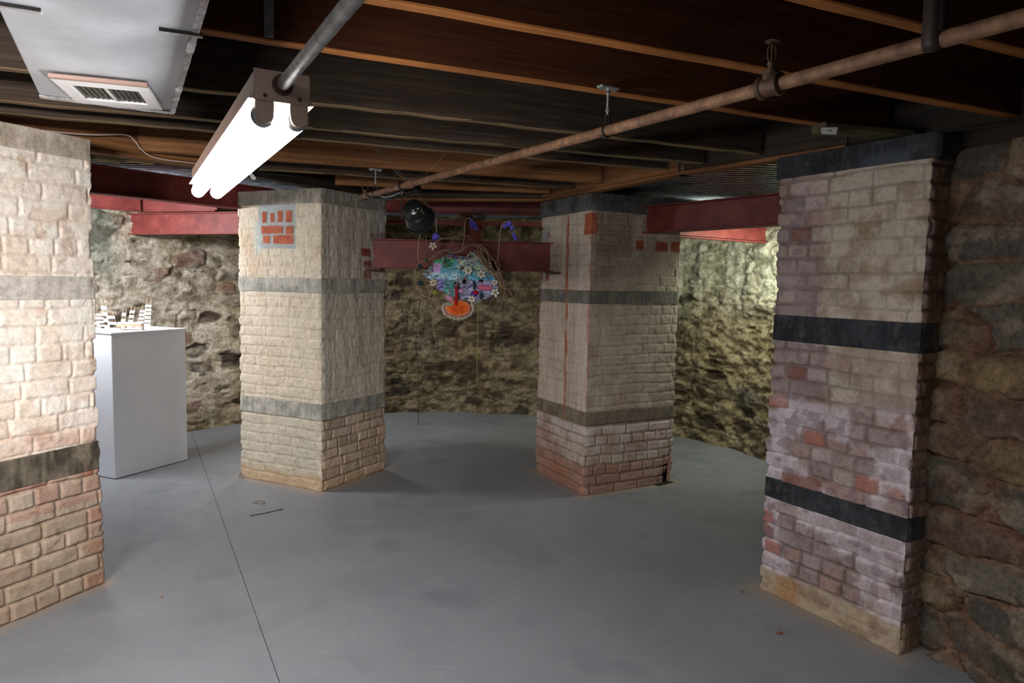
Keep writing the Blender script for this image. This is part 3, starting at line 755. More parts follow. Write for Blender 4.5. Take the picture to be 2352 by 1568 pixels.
def right_wall():
    a = Vector((1.665, 2.80)); d = Vector((.30, -.95)).normalized(); nrm = Vector((-d.y, d.x)) * -1
    if nrm.x > 0: nrm = -nrm
    s = np.concatenate([np.arange(-.12, .62, .0052), np.arange(.62, 4.6, .03)]); z = np.arange(-.02, 1.99, .0062)
    P = np.stack([a.x + d.x * s, a.y + d.y * s], 1); Nn = np.tile(np.array([nrm.x, nrm.y]), (len(s), 1))
    Zg, Sg = np.meshgrid(z, s, indexing='ij')
    sw = Sg + .05 * (fbm(Sg * 5, Zg * 5, 501, 4) - .5) * 2; zw = Zg + .045 * (fbm(Sg * 4, Zg * 5, 502, 4) - .5) * 2
    f, r1, r2, r3 = rubble(sw, zw, 507, .34, .155)
    n1 = fbm(Sg * 13, Zg * 17, 503, 6); n2 = fbm(Sg * 45, Zg * 60, 504, 4); n3 = fbm(Sg * 3, Zg * 3, 505, 3); n4 = fbm(Sg * 7, Zg * 9, 506, 5)
    mort = 1 - ss(.02, .20, f + .30 * (n1 - .5))
    stone = pal([(146, 126, 104), (132, 122, 108), (150, 128, 104), (124, 110, 96), (152, 128, 94), (138, 114, 100), (134, 124, 110), (114, 104, 94)], r1) * (.85 + .3 * r2)[..., None]
    stone = mixc(stone, stone * .55, ss(.5, .66, n4) * .7)
    stone = mixc(stone, c3((184, 164, 142)) + 0 * stone, ss(.56, .68, fbm(Sg * 9, Zg * 12, 508, 5)) * .55)
    mc = mixc(c3((142, 106, 82)) + 0 * stone, c3((176, 142, 114)), ss(.35, .62, n1))
    col = mixc(stone, mc, mort * .9)
    col = mixc(col, c3((112, 76, 64)) + 0 * col, (r3 > .84) * (1 - mort) * .5 * ss(.4, .6, n1))
    col = mixc(col, c3((84, 66, 50)) + 0 * col, ss(.58, .72, n1 * .6 + n2 * .4) * .5)
    gap = (1 - ss(.0, .045, Sg + .02 * (vn(Zg * 9, Zg * 0, 511) - .5)))
    col = mixc(col, c3((88, 64, 46)) + 0 * col, gap * .5)
    disp = (1 - mort) * .030 * (.4 + r2) + (n1 - .5) * .036 + (n2 - .5) * .012 + (n3 - .5) * .05 - .012 - gap * .05
    crack = (1 - ss(.0, .05, f + .1 * (n1 - .5))) * ss(.4, .6, r3)
    disp = disp - crack * .026
    V = wall_mesh('wall_right', P, Nn, s, z, disp, col, M_rubble); return V
rw_ = right_wall(); tag(rw_, kind='structure')

# ------------------------------------------------------------------ timber ceiling
ZJ = 2.09          # underside of the joists
ZR = 2.056         # underside of the ring beam
def timber(name, p, q, w, h, z0, m, label, cat='joist', group=None, bev=.004, warpy=0):
    """board from p to q (plan), w wide, h high, underside at z0; its own local X runs along it"""
    p, q = Vector(p[:2]), Vector(q[:2]); c = (p + q) / 2; d = q - p; L = d.length
    mb = MB(); k = max(2, int(L / .12)); vs = []; fs = []
    b = bev
    prof = [(-w / 2 + b, 0), (w / 2 - b, 0), (w / 2, b), (w / 2, h - b), (w / 2 - b, h), (-w / 2 + b, h), (-w / 2, h - b), (-w / 2, b)]
    rnd = random.Random(hash(round(p.x * 100)) + int(abs(p.y) * 100))
    for i in range(k + 1):
        t = -L / 2 + L * i / k; jy = (rnd.random() - .5) * warpy; jz = (rnd.random() - .5) * warpy
        vs += [(t, y + jy, zz + jz) for y, zz in prof]
    for i in range(k):
        for j in range(8):
            l = (j + 1) % 8; fs.append((i * 8 + j, i * 8 + l, i * 8 + 8 + l, i * 8 + 8 + j)[::-1])
    fs.append(tuple(range(8))); fs.append(tuple(range(k * 8, k * 8 + 8))[::-1])
    mb.add(vs, [f[::-1] for f in fs])
    o = mb.build(name, m)
    edge = {'new_fir_joist': 'new_fir_lit_edge', 'old_sooty_joist': 'old_joist_worn_lit_edge'}.get(m.name)
    if edge and name == 'floor_joist':      # undersides lighter to show light from below; old ones also worn pale
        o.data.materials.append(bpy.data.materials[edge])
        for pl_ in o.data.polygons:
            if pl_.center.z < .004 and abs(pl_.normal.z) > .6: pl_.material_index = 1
    o.location = (c.x, c.y, z0); o.rotation_euler = (0, 0, math.atan2(d.y, d.x))
    return tag(o, label, cat, group)

RING = [Vector(p) for p in ((-3.35, 1.95), (-2.352, 3.238), (-1.747, 3.927), (-1.52, 4.26), (-.99, 5.34), (.19, 5.20), (.90, 3.87), (1.40, 3.12), (1.861, 2.60), (2.6, 1.6))]
def seg_hit(p, d):
    """distances along p + t d where the ring is crossed"""
    out = []
    for a, b in zip(RING[:-1], RING[1:]):
        e = b - a; den = d.x * e.y - d.y * e.x
        if abs(den) < 1e-9: continue
        w = a - p; t = (w.x * e.y - w.y * e.x) / den; u = (w.x * d.y - w.y * d.x) / den
        if -.001 <= u <= 1.001: out.append(t)
    return sorted(out)
# two points per joist on the far lower arris, as read on the underside plane
JO = [((.58, 1.611), (1.392, 1.976), .045, M_wred, 'reddish new joist nearest the camera, crossing the top right corner', None),
      ((-.336, 1.69), (1.744, 2.606), .050, M_wred, 'orange-brown joist whose underside meets the pipe coupling', None),
      ((-.839, 1.916), (1.248, 2.845), .045, M_wred, 'reddish joist with a metal strap nailed to its face, just above the lamp', None),
      ((-1.636, 2.27), (1.054, 3.40), .042, M_wold, 'sooty old joist passing just behind the near end of the lamp', None),
      ((-1.962, 2.70), (1.158, 3.80), .045, M_wold, 'sooty old joist with a pale knot, running past the front edge of the duct', None),
      ((-2.102, 2.90), (.509, 3.84), .040, M_wold, 'thin grey-brown joist below the knotted one, second behind the duct', None),
      ((-1.666, 3.79), (.436, 4.48), .045, M_wora, 'orange-brown joist above the spotlight, with brown wood grain lit by the lamp', None),
      ((-1.287, 4.31), (.244, 4.76), .045, M_wold, 'grey weathered joist directly above the square pier with the brick patch', None),
      ((-1.05, 4.86), (.204, 5.06), .045, M_wora, 'short brown joist over the spotlight clamp, last but one from the back', None)]
for i, (a, b, th, m, lab, _) in enumerate(JO):
    a, b = Vector(a), Vector(b); d = (b - a).normalized(); nn = Vector((-d.y, d.x))
    c = a - nn * th / 2
    ts = seg_hit(c, d)
    neg = [t for t in ts if t < 1.2]; pos_ = [t for t in ts if t > 1.2]
    t0 = (max(neg) if neg else -2.5) + .03; t1 = (min(pos_) if pos_ else 3.2) - .03
    if i in (0, 1, 2): t0 = min(t0, -2.6 if i else -1.6)
    if i == 0: t1 = 1.6
    if i == 1: t0 = -2.2
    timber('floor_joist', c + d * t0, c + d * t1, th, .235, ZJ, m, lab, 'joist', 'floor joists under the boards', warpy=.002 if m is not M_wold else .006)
# joists between the camera and the first one in view keep the same spacing overhead
timber('floor_joist', (-1.2, .35), (2.6, 1.98), .045, .235, ZJ, M_wred, 'new reddish joist at the very top right corner of the picture', 'joist', 'floor joists under the boards')

# ring beam boards on the piers
RB = [((-3.35, 1.95), (-2.352, 3.238), M_wlight, 'pale pine edge board above the near left pier at the picture edge'),
      ((-2.352, 3.238), (-1.70, 3.975), M_wora, 'orange-brown edge board left of the lamp, carrying the white cable'),
      ((-1.70, 3.975), (-.985, 5.36), M_wdark, 'dark edge board over the pier with the brick patch, black cable along it'),
      ((-.985, 5.36), (.20, 5.22), M_wold, 'weathered edge board closing the back of the joists above the hanging artwork'),
      ((.20, 5.22), (.90, 3.87), M_wora, 'brown edge board from the artwork to the joist hanger on the right'),
      ((.90, 3.87), (1.42, 3.10), M_wold, 'brown-black edge board above the slatted steel deck on the right'),
      ((1.40, 3.14), (2.6, 1.55), M_wdark, 'dark edge board on top of the near right pier and the rough stone wall')]
PL = ['thin plate between the near left pier and its pale edge board', 'thin pale plate under the edge board with the white cable', 'dark thin plate above the pier with the brick patch', 'thin plate closing the joists above the hanging artwork', 'thin plate above the pier with the orange streak', 'thin plate above the slatted steel deck on the right', 'dark thin plate on top of the near right pier']
for (a, b, m, lab), plab in zip(RB, PL):
    a, b = Vector(a), Vector(b); d = (b - a).normalized(); nn = Vector((-d.y, d.x))  # nn points outwards for this order? away from the ring
    c = Vector((-.2, 2.6)); mid = (a + b) / 2
    if nn.dot(mid - c) < 0: nn = -nn
    timber('edge_board', a + nn * .03 - d * .02, b + nn * .03 + d * .02, .05, .20, ZR + .022, m, lab, 'edge board', 'edge boards around the joists')
    timber('bottom_plate', a + nn * .03 - d * .02, b + nn * .03 + d * .02, .075, .02, ZR, M_wora if m is not M_wdark else M_wdark,
           plab, 'plate', 'plates under the edge boards', bev=.002)
timber('wall_plate', (1.80, 2.86), (2.52, .58), .26, .070, 1.986, M_wdark, 'dark timber plate lying on top of the rough stone wall at the right', 'plate', bev=.006)
# pale packing board on the left
timber('packing_board', atz(0, 312, 2.082) + Vector((.018, -.016, 0)), atz(268, 348, 2.082) + Vector((.018, -.016, 0)), .022, .14, 2.082, M_wlight, 'pale pine packing board nailed inside the edge boards above the near left pier', 'board')

# floorboards above the joists
cb = MB()
for i in range(26):
    cb.frame((-.3, -1.6 + .262 * i * 1.0, 2.345), (1, 0, 0), (0, 1, 0), (0, 0, 1), 8.4, .256, .025)
ce = cb.build('ceiling', M_board); tag(ce, kind='structure')

# ------------------------------------------------------------------ corrugated steel deck beyond the ring
def deck():
    mb_v = []; mb_f = []
    per = .075; prof = [(0, 0), (.018, 0), (.026, .022), (.062, .022), (.070, 0)]
    y = 2.0; zb = 2.150; b = 0
    pts = []
    while y < 7.6:
        for (dy, dz) in prof: pts.append((y + dy, zb + dz))
        y += per
    def runs(yy):
        hits = []
        for a, c in zip(RING[:-1], RING[1:]):
            if (a.y - yy) * (c.y - yy) <= 0 and abs(a.y - c.y) > 1e-6:
                hits.append(a.x + (c.x - a.x) * (yy - a.y) / (c.y - a.y))
        if len(hits) < 2 or yy > 5.36: return [(-4.2, 3.4)] if yy > 5.36 else [(-4.2, min(hits) - .05) if hits else (-4.2, 3.4)]
        return [(-4.2, min(hits) - .06), (max(hits) + .06, 3.4)]
    runs0 = runs
    def runs(yy):
        h = 2.93; w = math.sqrt(max(.02, h * h - max(0, yy - 4.75) ** 2)) if yy < 7.66 else .02
        out = []
        for i_, (x0, x1) in enumerate(runs0(yy)):
            x0, x1 = max(x0, -.6 - w), min(x1, -.6 + w)
            if x1 - x0 > .02 and not (i_ == 1 and yy < 2.95): out.append((x0, x1))
        return out
    V = []; Fc = []; base = 0
    prev = None
    for (yy, zz) in pts:
        rr = runs(yy); cur = []
        for (x0, x1) in rr:
            V += [(x0, yy, zz), (x1, yy, zz)]; cur.append((base, base + 1)); base += 2
        if prev and len(prev) == len(cur):
            for p, c in zip(prev, cur): Fc.append((p[0], p[1], c[1], c[0]))
        elif prev and cur:
            Fc.append((prev[0][0], prev[0][1], cur[0][1], cur[0][0]))
        prev = cur
    m = MB(); m.add(V, Fc)
    o = m.build('corrugated_deck', M_deck); mod = o.modifiers.new('thickness', 'SOLIDIFY'); mod.thickness = .0015; mod.offset = 1
    tag(o, 'corrugated galvanised steel deck seen above the red beams beyond the edge boards', 'steel deck')
deck()

M_block = mat('block_foam', (150, 136, 92), .85)
for k_, (u_, lab) in enumerate(((246, 'leftmost tan block under the steel deck, beside the near left pier'), (322, 'middle tan block under the steel deck above the long red beam'), (398, 'rightmost tan block under the steel deck, left of the lamp end'))):
    p_ = atz(u_, 362 + 3 * k_, 2.125)
    bm_ = MB(); bm_.frame((0, 0, 0), (.66, .75, 0), (-.75, .66, 0), (0, 0, 1), .15, .07, .045, .006)
    ob_ = bm_.build('spacer_block', M_block); ob_.location = (p_.x, p_.y, 2.126); tag(ob_, lab, 'block', 'tan spacer blocks under the deck')

# ------------------------------------------------------------------ red steel beams
def ibeam(a, b, z0, z1, label, flange=.10, tf=.010, tw=.007, name='steel_beam', cat='beam'):
    a, b = Vector(a[:2]), Vector(b[:2]); d = (b - a); L = d.length; d = d / L; nn = Vector((-d.y, d.x)); c = (a + b) / 2
    X = (d.x, d.y, 0); Y = (nn.x, nn.y, 0); Zz = (0, 0, 1); m = MB()
    root = thing(name, label, cat, (c.x, c.y, z0))
    w = MB().frame((c.x, c.y, (z0 + z1) / 2), X, Y, Zz, L, tw, z1 - z0 - 2 * tf).build('web', M_steel, root)
    MB().frame((c.x, c.y, z0 + tf / 2), X, Y, Zz, L, flange, tf, .002).build('bottom_flange', M_steel, root)
    MB().frame((c.x, c.y, z1 - tf / 2), X, Y, Zz, L, flange, tf, .002).build('top_flange', M_steel, root)
    return root
ibeam((-2.75, 3.95), (-1.80, 5.22), 1.935, 2.105, 'long dark red steel beam under the deck, right of the near left pier')
ibeam((-3.38, 6.05), (-1.75, 5.50), 1.797, 1.975, 'bright red steel beam below the long one, running into the stone wall behind the plinth', .09)
pa, pb = atz(180, 474, 1.985), atz(323, 485, 1.985)
ibeam(pa, pb, 1.98, 2.13, 'short maroon steel beam at the left, above the greenish part of the stone wall', .06)
pa, pb = atz(326, 486, 1.985), atz(499, 484, 1.985)
ibeam(pa, pb, 1.98, 2.13, 'short pinkish red steel beam lying on the bright red beam behind the plinth', .06)
ibeam((-1.03, 5.13), (.30, 5.20), 1.538, 1.752, 'dark red steel beam behind the hanging artwork, between the two middle piers', .11)
ibeam((.86, 5.02), (1.80, 3.78), 1.815, 2.0, 'dark red steel beam between the streaked pier and the near right pier', .10)
ibeam((1.22, 5.34), (2.16, 5.92), 1.823, 1.99, 'orange-red steel beam running into the lit stone wall on the right', .08)
ibeam((-1.9, 6.05), (1.5, 5.95), 2.03, 2.148, 'dark maroon beam high behind the artwork, under the deck', .10)
ibeam((-.42, 6.0), (-.36, 7.60), 1.84, 2.025, 'maroon beam seen end on above the artwork, running back to the wall', .10)
ibeam((-1.75, 6.62), (1.2, 6.62), 1.985, 2.025, 'thin dark red rail crossing between the high maroon beam and the wall', .04)
# bearing shoes of the centre beam
for x, y, lab in ((-1.0, 5.05, 'rusty bearing plate under the left end of the artwork beam'), (.285, 5.10, 'rusty bearing plate under the right end of the artwork beam')):
    tag(MB().frame((x, y, 1.530), (1, 0, 0), (0, 1, 0), (0, 0, 1), .11, .12, .014, .003).build('bearing_plate', M_castiron), lab, 'bearing plate', 'bearing plates of the artwork beam')

# ------------------------------------------------------------------ duct with grille
def duct():
    zb = 1.98
    BL, BR = atz(92, 222, zb), atz(403, 246, zb); NL, NR = atz(0, 45, zb), atz(487, 0, zb)
    dl = ((BL - NL).normalized() + (BR - NR).normalized()).normalized(); dl.z = 0; dl.normalize()
    ac = Vector((dl.y, -dl.x, 0))
    w = (BR - BL).dot(ac); L = 3.2
    root = thing('air_duct', 'pale grey sheet metal air duct hanging over the left of the room', 'duct', BL, 0)
    c = BL + ac * w / 2 - dl * L / 2 + Vector((0, 0, .07))
    body = MB(); body.frame(c, dl, ac, (0, 0, 1), L, w, .14, .004); body.build('duct_body', M_duct, root)
    # end flap folded under, rough
    fl = MB(); rnd = random.Random(3)
    pts = [BL + ac * (w * t) + dl * (.012 * rnd.random() - .002) for t in np.linspace(0, 1, 14)]
    fl.sheet([p - Vector((0, 0, .003)) for p in [BL - dl * .03] + pts + [BL + ac * w - dl * .03]], (0, 0, 1), .003); fl.build('end_flap', M_foil, root)
    # foil tape along the right edge with wrinkles
    tp = MB(); k = 60; vs = []; fs = []
    for i in range(k + 1):
        p = BL + ac * w - dl * (i * 1.9 / k)
        j = (rnd.random() - .5) * .006
        vs += [p + ac * (-.012 + j) - Vector((0, 0, .002)), p + ac * .003 + Vector((0, 0, -.003 + j)), p + ac * .004 + Vector((0, 0, .03))]
    for i in range(k):
        a = i * 3; fs += [(a, a + 1, a + 4, a + 3), (a + 1, a + 2, a + 5, a + 4)]
    tp.add(vs, fs); tp.build('tape_edge', M_foil, root)
    # seams: drive cleats
    for (p0, p1) in (((0, 12), (96, 27)), ((366, 70), (466, 84))):
        a, b = atz(*p0, zb - .003), atz(*p1, zb - .003); d = (b - a); Lg = d.length; d.normalize(); n2 = Vector((-d.y, d.x, 0))
        cl = MB(); cl.frame((a + b) / 2, d, n2, (0, 0, 1), Lg, .014, .006, .001); cl.build('seam_cleat', M_foil, root)
        cl = MB(); cl.frame((a + b) / 2 + n2 * .011 * (1 if n2.y < 0 else -1), d, n2, (0, 0, 1), Lg, .004, .0065); cl.build('seam_gap', M_dark, root)
    # grille
    g = bpy.data.objects.new('vent_grille', None); COL.objects.link(g); g.parent = root
    G = [atz(*p, zb - .012) for p in ((140, 178), (360, 205), (357, 244), (152, 230))]
    cx = sum(G, Vector()) / 4
    gx = ((G[1] - G[0]) + (G[2] - G[3])).normalized(); gy = Vector((-gx.y, gx.x, 0))
    gw = ((G[1] - G[0]).length + (G[2] - G[3]).length) / 2; gh = abs((G[0] - G[3]).dot(gy))
    iw, ih = gw * .70, gh * .58
    Z3 = (0, 0, 1)
    fr = MB()
    fr.frame(cx + gy * (gh / 2 - (gh - ih) / 4), gx, gy, Z3, gw, (gh - ih) / 2, .010, .002)
    fr.frame(cx - gy * (gh / 2 - (gh - ih) / 4), gx, gy, Z3, gw, (gh - ih) / 2, .010, .002)
    fr.frame(cx + gx * (gw / 2 - (gw - iw) / 4), gx, gy, Z3, (gw - iw) / 2, ih, .010, .002)
    fr.frame(cx - gx * (gw / 2 - (gw - iw) / 4), gx, gy, Z3, (gw - iw) / 2, ih, .010, .002)
    fr.frame(cx, gx, gy, Z3, .004, ih, .008)
    fr.build('frame', M_grille, g)
    bk = MB(); bk.frame(cx + Vector((0, 0, .010)), gx, gy, Z3, iw, ih, .002); bk.build('opening_shade', M_dark, g)  # black plate painted as the shade behind the vanes, the duct is solid
    sgn = 1 if gy.y < 0 else -1
    lip = MB(); lip.frame(cx + gy * sgn * (gh / 2 + .004) + Vector((0, 0, .001)), gx, gy, Z3, gw, .016, .012, .002); lip.build('brown_lip', M_brownedge, g)
    for i in range(12):
        x = -iw / 2 + iw * (i + .5) / 12
        t = Vector((gx.x * .45, gx.y * .45, .89)).normalized(); nn = t.cross(gy)
        v = MB(); v.frame(cx + gx * x + Vector((0, 0, .002)), t, gy, nn, .007, ih, .0012); v.build('vane', M_vane_shade, g)
M_vane_shade = mat('vane_shade', (74, 70, 60), .5)  # vanes coloured dark to stand in for the shade between them
duct()

# ------------------------------------------------------------------ fluorescent lamp and conduit
def lamp():
    zt = 1.72
    n0, f0 = Vector((-.395, 1.195, 0)), Vector((-.985, 2.26, 0)); d = (f0 - n0).normalized(); sd = Vector((d.y, -d.x, 0))
    L = (f0 - n0).length; mid = (n0 + f0) / 2
    root = thing('fluorescent_lamp', 'lit two-tube fluorescent lamp with cream metal housing under the joists', 'lamp', (mid.x, mid.y, 1.74))
    hw, h0, h1 = .086, 1.742, 1.788
    # housing: a shallow channel, wider at its lower lips
    prof = [(-hw / 2 - .010, h0), (hw / 2 + .010, h0), (hw / 2, h0 + .014), (hw / 2, h1), (-hw / 2, h1), (-hw / 2, h0 + .014)]
    mb = MB(); vs = []
    for e in (n0 - d * .01, f0 + d * .01): vs += [Vector((e.x, e.y, 0)) + sd * x + Vector((0, 0, z)) for x, z in prof]
    k = len(prof); fs = [tuple(range(k))[::-1], tuple(range(k, 2 * k))] + [(i, (i + 1) % k, k + (i + 1) % k, k + i) for i in range(k)]
    mb.add(vs, fs); mb.build('housing', M_enamel, root)
    ep = MB(); ep.frame(Vector((n0.x, n0.y, (h0 + h1) / 2)) - d * .013, d, sd, (0, 0, 1), .004, hw + .004, h1 - h0 + .004, .001); ep.build('end_plate', M_enamel, root)
    for s in (-1, 1):
        p = n0 + sd * (.0275 * s); q = f0 + sd * (.0275 * s)
        t = MB(); t.lathe((p.x, p.y, zt), d, [(0, .010), (.002, .017), (.006, .019), (L - .006, .019), (L - .002, .017), (L, .010)], 20)
        t.build('tube', M_tube, root, smooth=True)
        for e, sg in ((p, -1), (q, 1)):
            b = Vector((e.x, e.y, 0)); sk = MB(); out = []
            for a in np.linspace(PI, 2 * PI, 9): out.append((.014 * math.cos(a), zt + .001 + .017 * math.sin(a)))
            out += [(.015, zt + .015), (.013, h0 + .012), (-.013, h0 + .012), (-.015, zt + .015)]
            sk.sheet([b + sd * x + Vector((0, 0, z)) + d * (.006 * sg) for x, z in out], d, .010)
            sk.build('tube_socket', M_enamel, root)
            rg = MB(); rg.lathe((e.x, e.y, zt), d * (1 if sg < 0 else -1), [(-.001, .0155), (.004, .0195), (.012, .0195)], 20) ; rg.build('tube_end_cap', M_galv, root, smooth=True)
    for s in (-1, 1):
        w = MB(); w.lathe(Vector((n0.x, n0.y, h0 + .006)) - d * .016 + sd * (.0275 * s), -d, [(0, .0035), (.002, .003), (.003, .001)], 8); w.build('screw', M_castiron, root)
    kn = MB(); kp = Vector((n0.x, n0.y, (h0 + h1) / 2 + .003)) - d * .014
    kn.lathe(kp, -d, [(0, .017), (.004, .017), (.005, .013), (.012, .013)], 18); kn.build('conduit_connector', M_castiron, root, smooth=True)
    # white label tag at the far end
    c = MB(); e = kp - d * .010
    c.tube([e, e - d * 2.6], .0104, 14); o = c.build('conduit', M_galv, smooth=True)
    tag(o, 'galvanised round conduit running from the lamp end up out of the picture', 'conduit')
lamp()

# ------------------------------------------------------------------ rusty pipe
PA, PB = Vector((-.925, 4.275, 1.95)), Vector((.92, 1.314, 1.95))
pd = (PB - PA).normalized(); ps = Vector((pd.y, -pd.x, 0))
def on_pipe(u):   # nearest point to picture column u
    best = min((abs(1176 + FPX * proj_x(PA + (PB + pd * 1.5 - PA) * t) - u), t) for t in np.linspace(0, 1, 600))
    return PA + (PB + pd * 1.5 - PA) * best[1]
def proj_x(p):
    q = p - Vector((0, 0, EYE)); zc = CP_ * q.y - SP_ * q.z; yc = SP_ * q.y + CP_ * q.z
    return (q.x / zc) * CR_ + (yc / zc) * SR_
def pipe():
    root = thing('sprinkler_pipe', 'long rusty brown pipe crossing the ceiling from the spotlight to the top right corner', 'pipe', PA)
    MB().tube([PA, PB + pd * 1.6], .0168, 18).build('pipe_run', M_rust, root, smooth=True)
    # elbow / cap at the far end
    MB().lathe(PA - pd * .012, pd, [(0, .016), (.004, .023), (.05, .024), (.054, .018)], 18).build('end_fitting', M_castiron, root, smooth=True)
    j = on_pipe(940); MB().lathe(j - pd * .03, pd, [(0, .017), (.004, .022), (.06, .022), (.064, .017)], 18).build('pipe_sleeve', M_rust, root, smooth=True)
    t = on_pipe(1768)
    f = MB(); f.lathe(t - pd * .034, pd, [(0, .022), (.003, .028), (.014, .028), (.018, .024), (.05, .024), (.054, .028), (.065, .028), (.068, .022)], 20)
    f.lathe(t, (0, 0, 1), [(0, .02), (.026, .02), (.028, .022), (.036, .022), (.038, .012)], 16)
    f.build('tee_fitting', M_castiron, root, smooth=True)
    c = t + Vector((0, 0, .038)); h = MB()
    h.lathe(c, (0, 0, 1), [(0, .008), (.012, .008), (.012, .011), (.018, .011)], 12)
    h.tube([c + Vector((0, 0, .018)) + ps * .009, c + Vector((0, 0, .035)) + ps * .016, c + Vector((0, 0, .055)) + ps * .013, c + Vector((0, 0, .068)) + ps * .003], .0022, 6, 4)
    h.tube([c + Vector((0, 0, .018)) - ps * .009, c + Vector((0, 0, .035)) - ps * .016, c + Vector((0, 0, .055)) - ps * .013, c + Vector((0, 0, .068)) - ps * .003], .0022, 6, 4)
    h.tube([c + Vector((0, 0, .018)), c + Vector((0, 0, .066))], .003, 8)
    h.lathe(c + Vector((0, 0, .067)), (0, 0, 1), [(0, .006), (.002, .018), (.004, .018)], 14)
    h.build('sprinkler_head', M_castiron, root, smooth=True)
    # upright sprinkler near the far end
    c = on_pipe(838) + Vector((0, 0, .017)); h = MB()
    h.lathe(c, (0, 0, 1), [(0, .012), (.02, .012)], 12)
    for s in (-1, 1): h.tube([c + Vector((0, 0, .02)) + ps * .01 * s, c + Vector((0, 0, .045)) + ps * .02 * s, c + Vector((0, 0, .075)) + ps * .004 * s], .003, 6, 4)
    h.lathe(c + Vector((0, 0, .074)), (0, 0, 1), [(0, .008), (.003, .022), (.005, .022)], 14)
    h.build('sprinkler_head', M_castiron, root, smooth=True)
    # hangers
    def hanger(u, lab):
        p = on_pipe(u); hr = thing('pipe_hanger', lab, 'hanger', (p.x, p.y, 2.09), 0, 'pipe hangers screwed to the joists')
        fl = MB(); fl.frame((p.x, p.y, 2.086), ps, pd, (0, 0, 1), .075, .028, .008, .002); fl.build('flange_plate', M_galv, hr)
        for s in (-1, 1): MB().lathe((p.x + ps.x * .026 * s, p.y + ps.y * .026 * s, 2.082), (0, 0, -1), [(0, .008), (.004, .008), (.006, .004)], 6).build('bolt', M_zinc, hr)
        MB().tube([(p.x, p.y, 2.082), (p.x, p.y, 2.0)], .004, 8).build('threaded_rod', M_galv, hr)
        for z in (2.068, 2.012): MB().lathe((p.x, p.y, z), (0, 0, 1), [(0, .008), (.008, .008)], 6).build('nut', M_zinc, hr)
        r = MB(); pts = [p + ps * (.0195 * math.sin(a)) + Vector((0, 0, .0195 * math.cos(a))) for a in np.linspace(.5, 2 * PI - .5, 22)]
        pts = [Vector((p.x, p.y, 2.002)) + ps * .006] + pts + [Vector((p.x, p.y, 2.002)) - ps * .006]
        r.tube(pts, .0032, 6); r.build('ring', M_strapmat, hr, smooth=True)
    hanger(1393, 'pipe hanger with bright bolts at the middle of the rusty pipe')
    hanger(862, 'small pipe hanger with bright bolts left of the spotlight clamp')
    # wide strap near the camera
    p = on_pipe(2142); st = thing('pipe_strap', 'wide dark metal strap wrapping the rusty pipe near the top right corner', 'strap', (p.x, p.y, 2.2))
    b = MB(); pts = [Vector((p.x, p.y, 2.30)) - ps * .0188] + [p + ps * (-.0188 * math.cos(a)) + Vector((0, 0, -.0188 * math.sin(a))) for a in np.linspace(0, PI, 12)] + [Vector((p.x, p.y, 2.30)) + ps * .0188]
    vs = []; fs = []
    for q in pts:
        vs += [q - pd * .016, q + pd * .016]
    for i in range(len(pts) - 1): fs.append((2 * i, 2 * i + 1, 2 * i + 3, 2 * i + 2))
    b.add(vs, fs); o = b.build('strap_band', M_strapmat, st, smooth=True); md = o.modifiers.new('t', 'SOLIDIFY'); md.thickness = .0025
pipe()

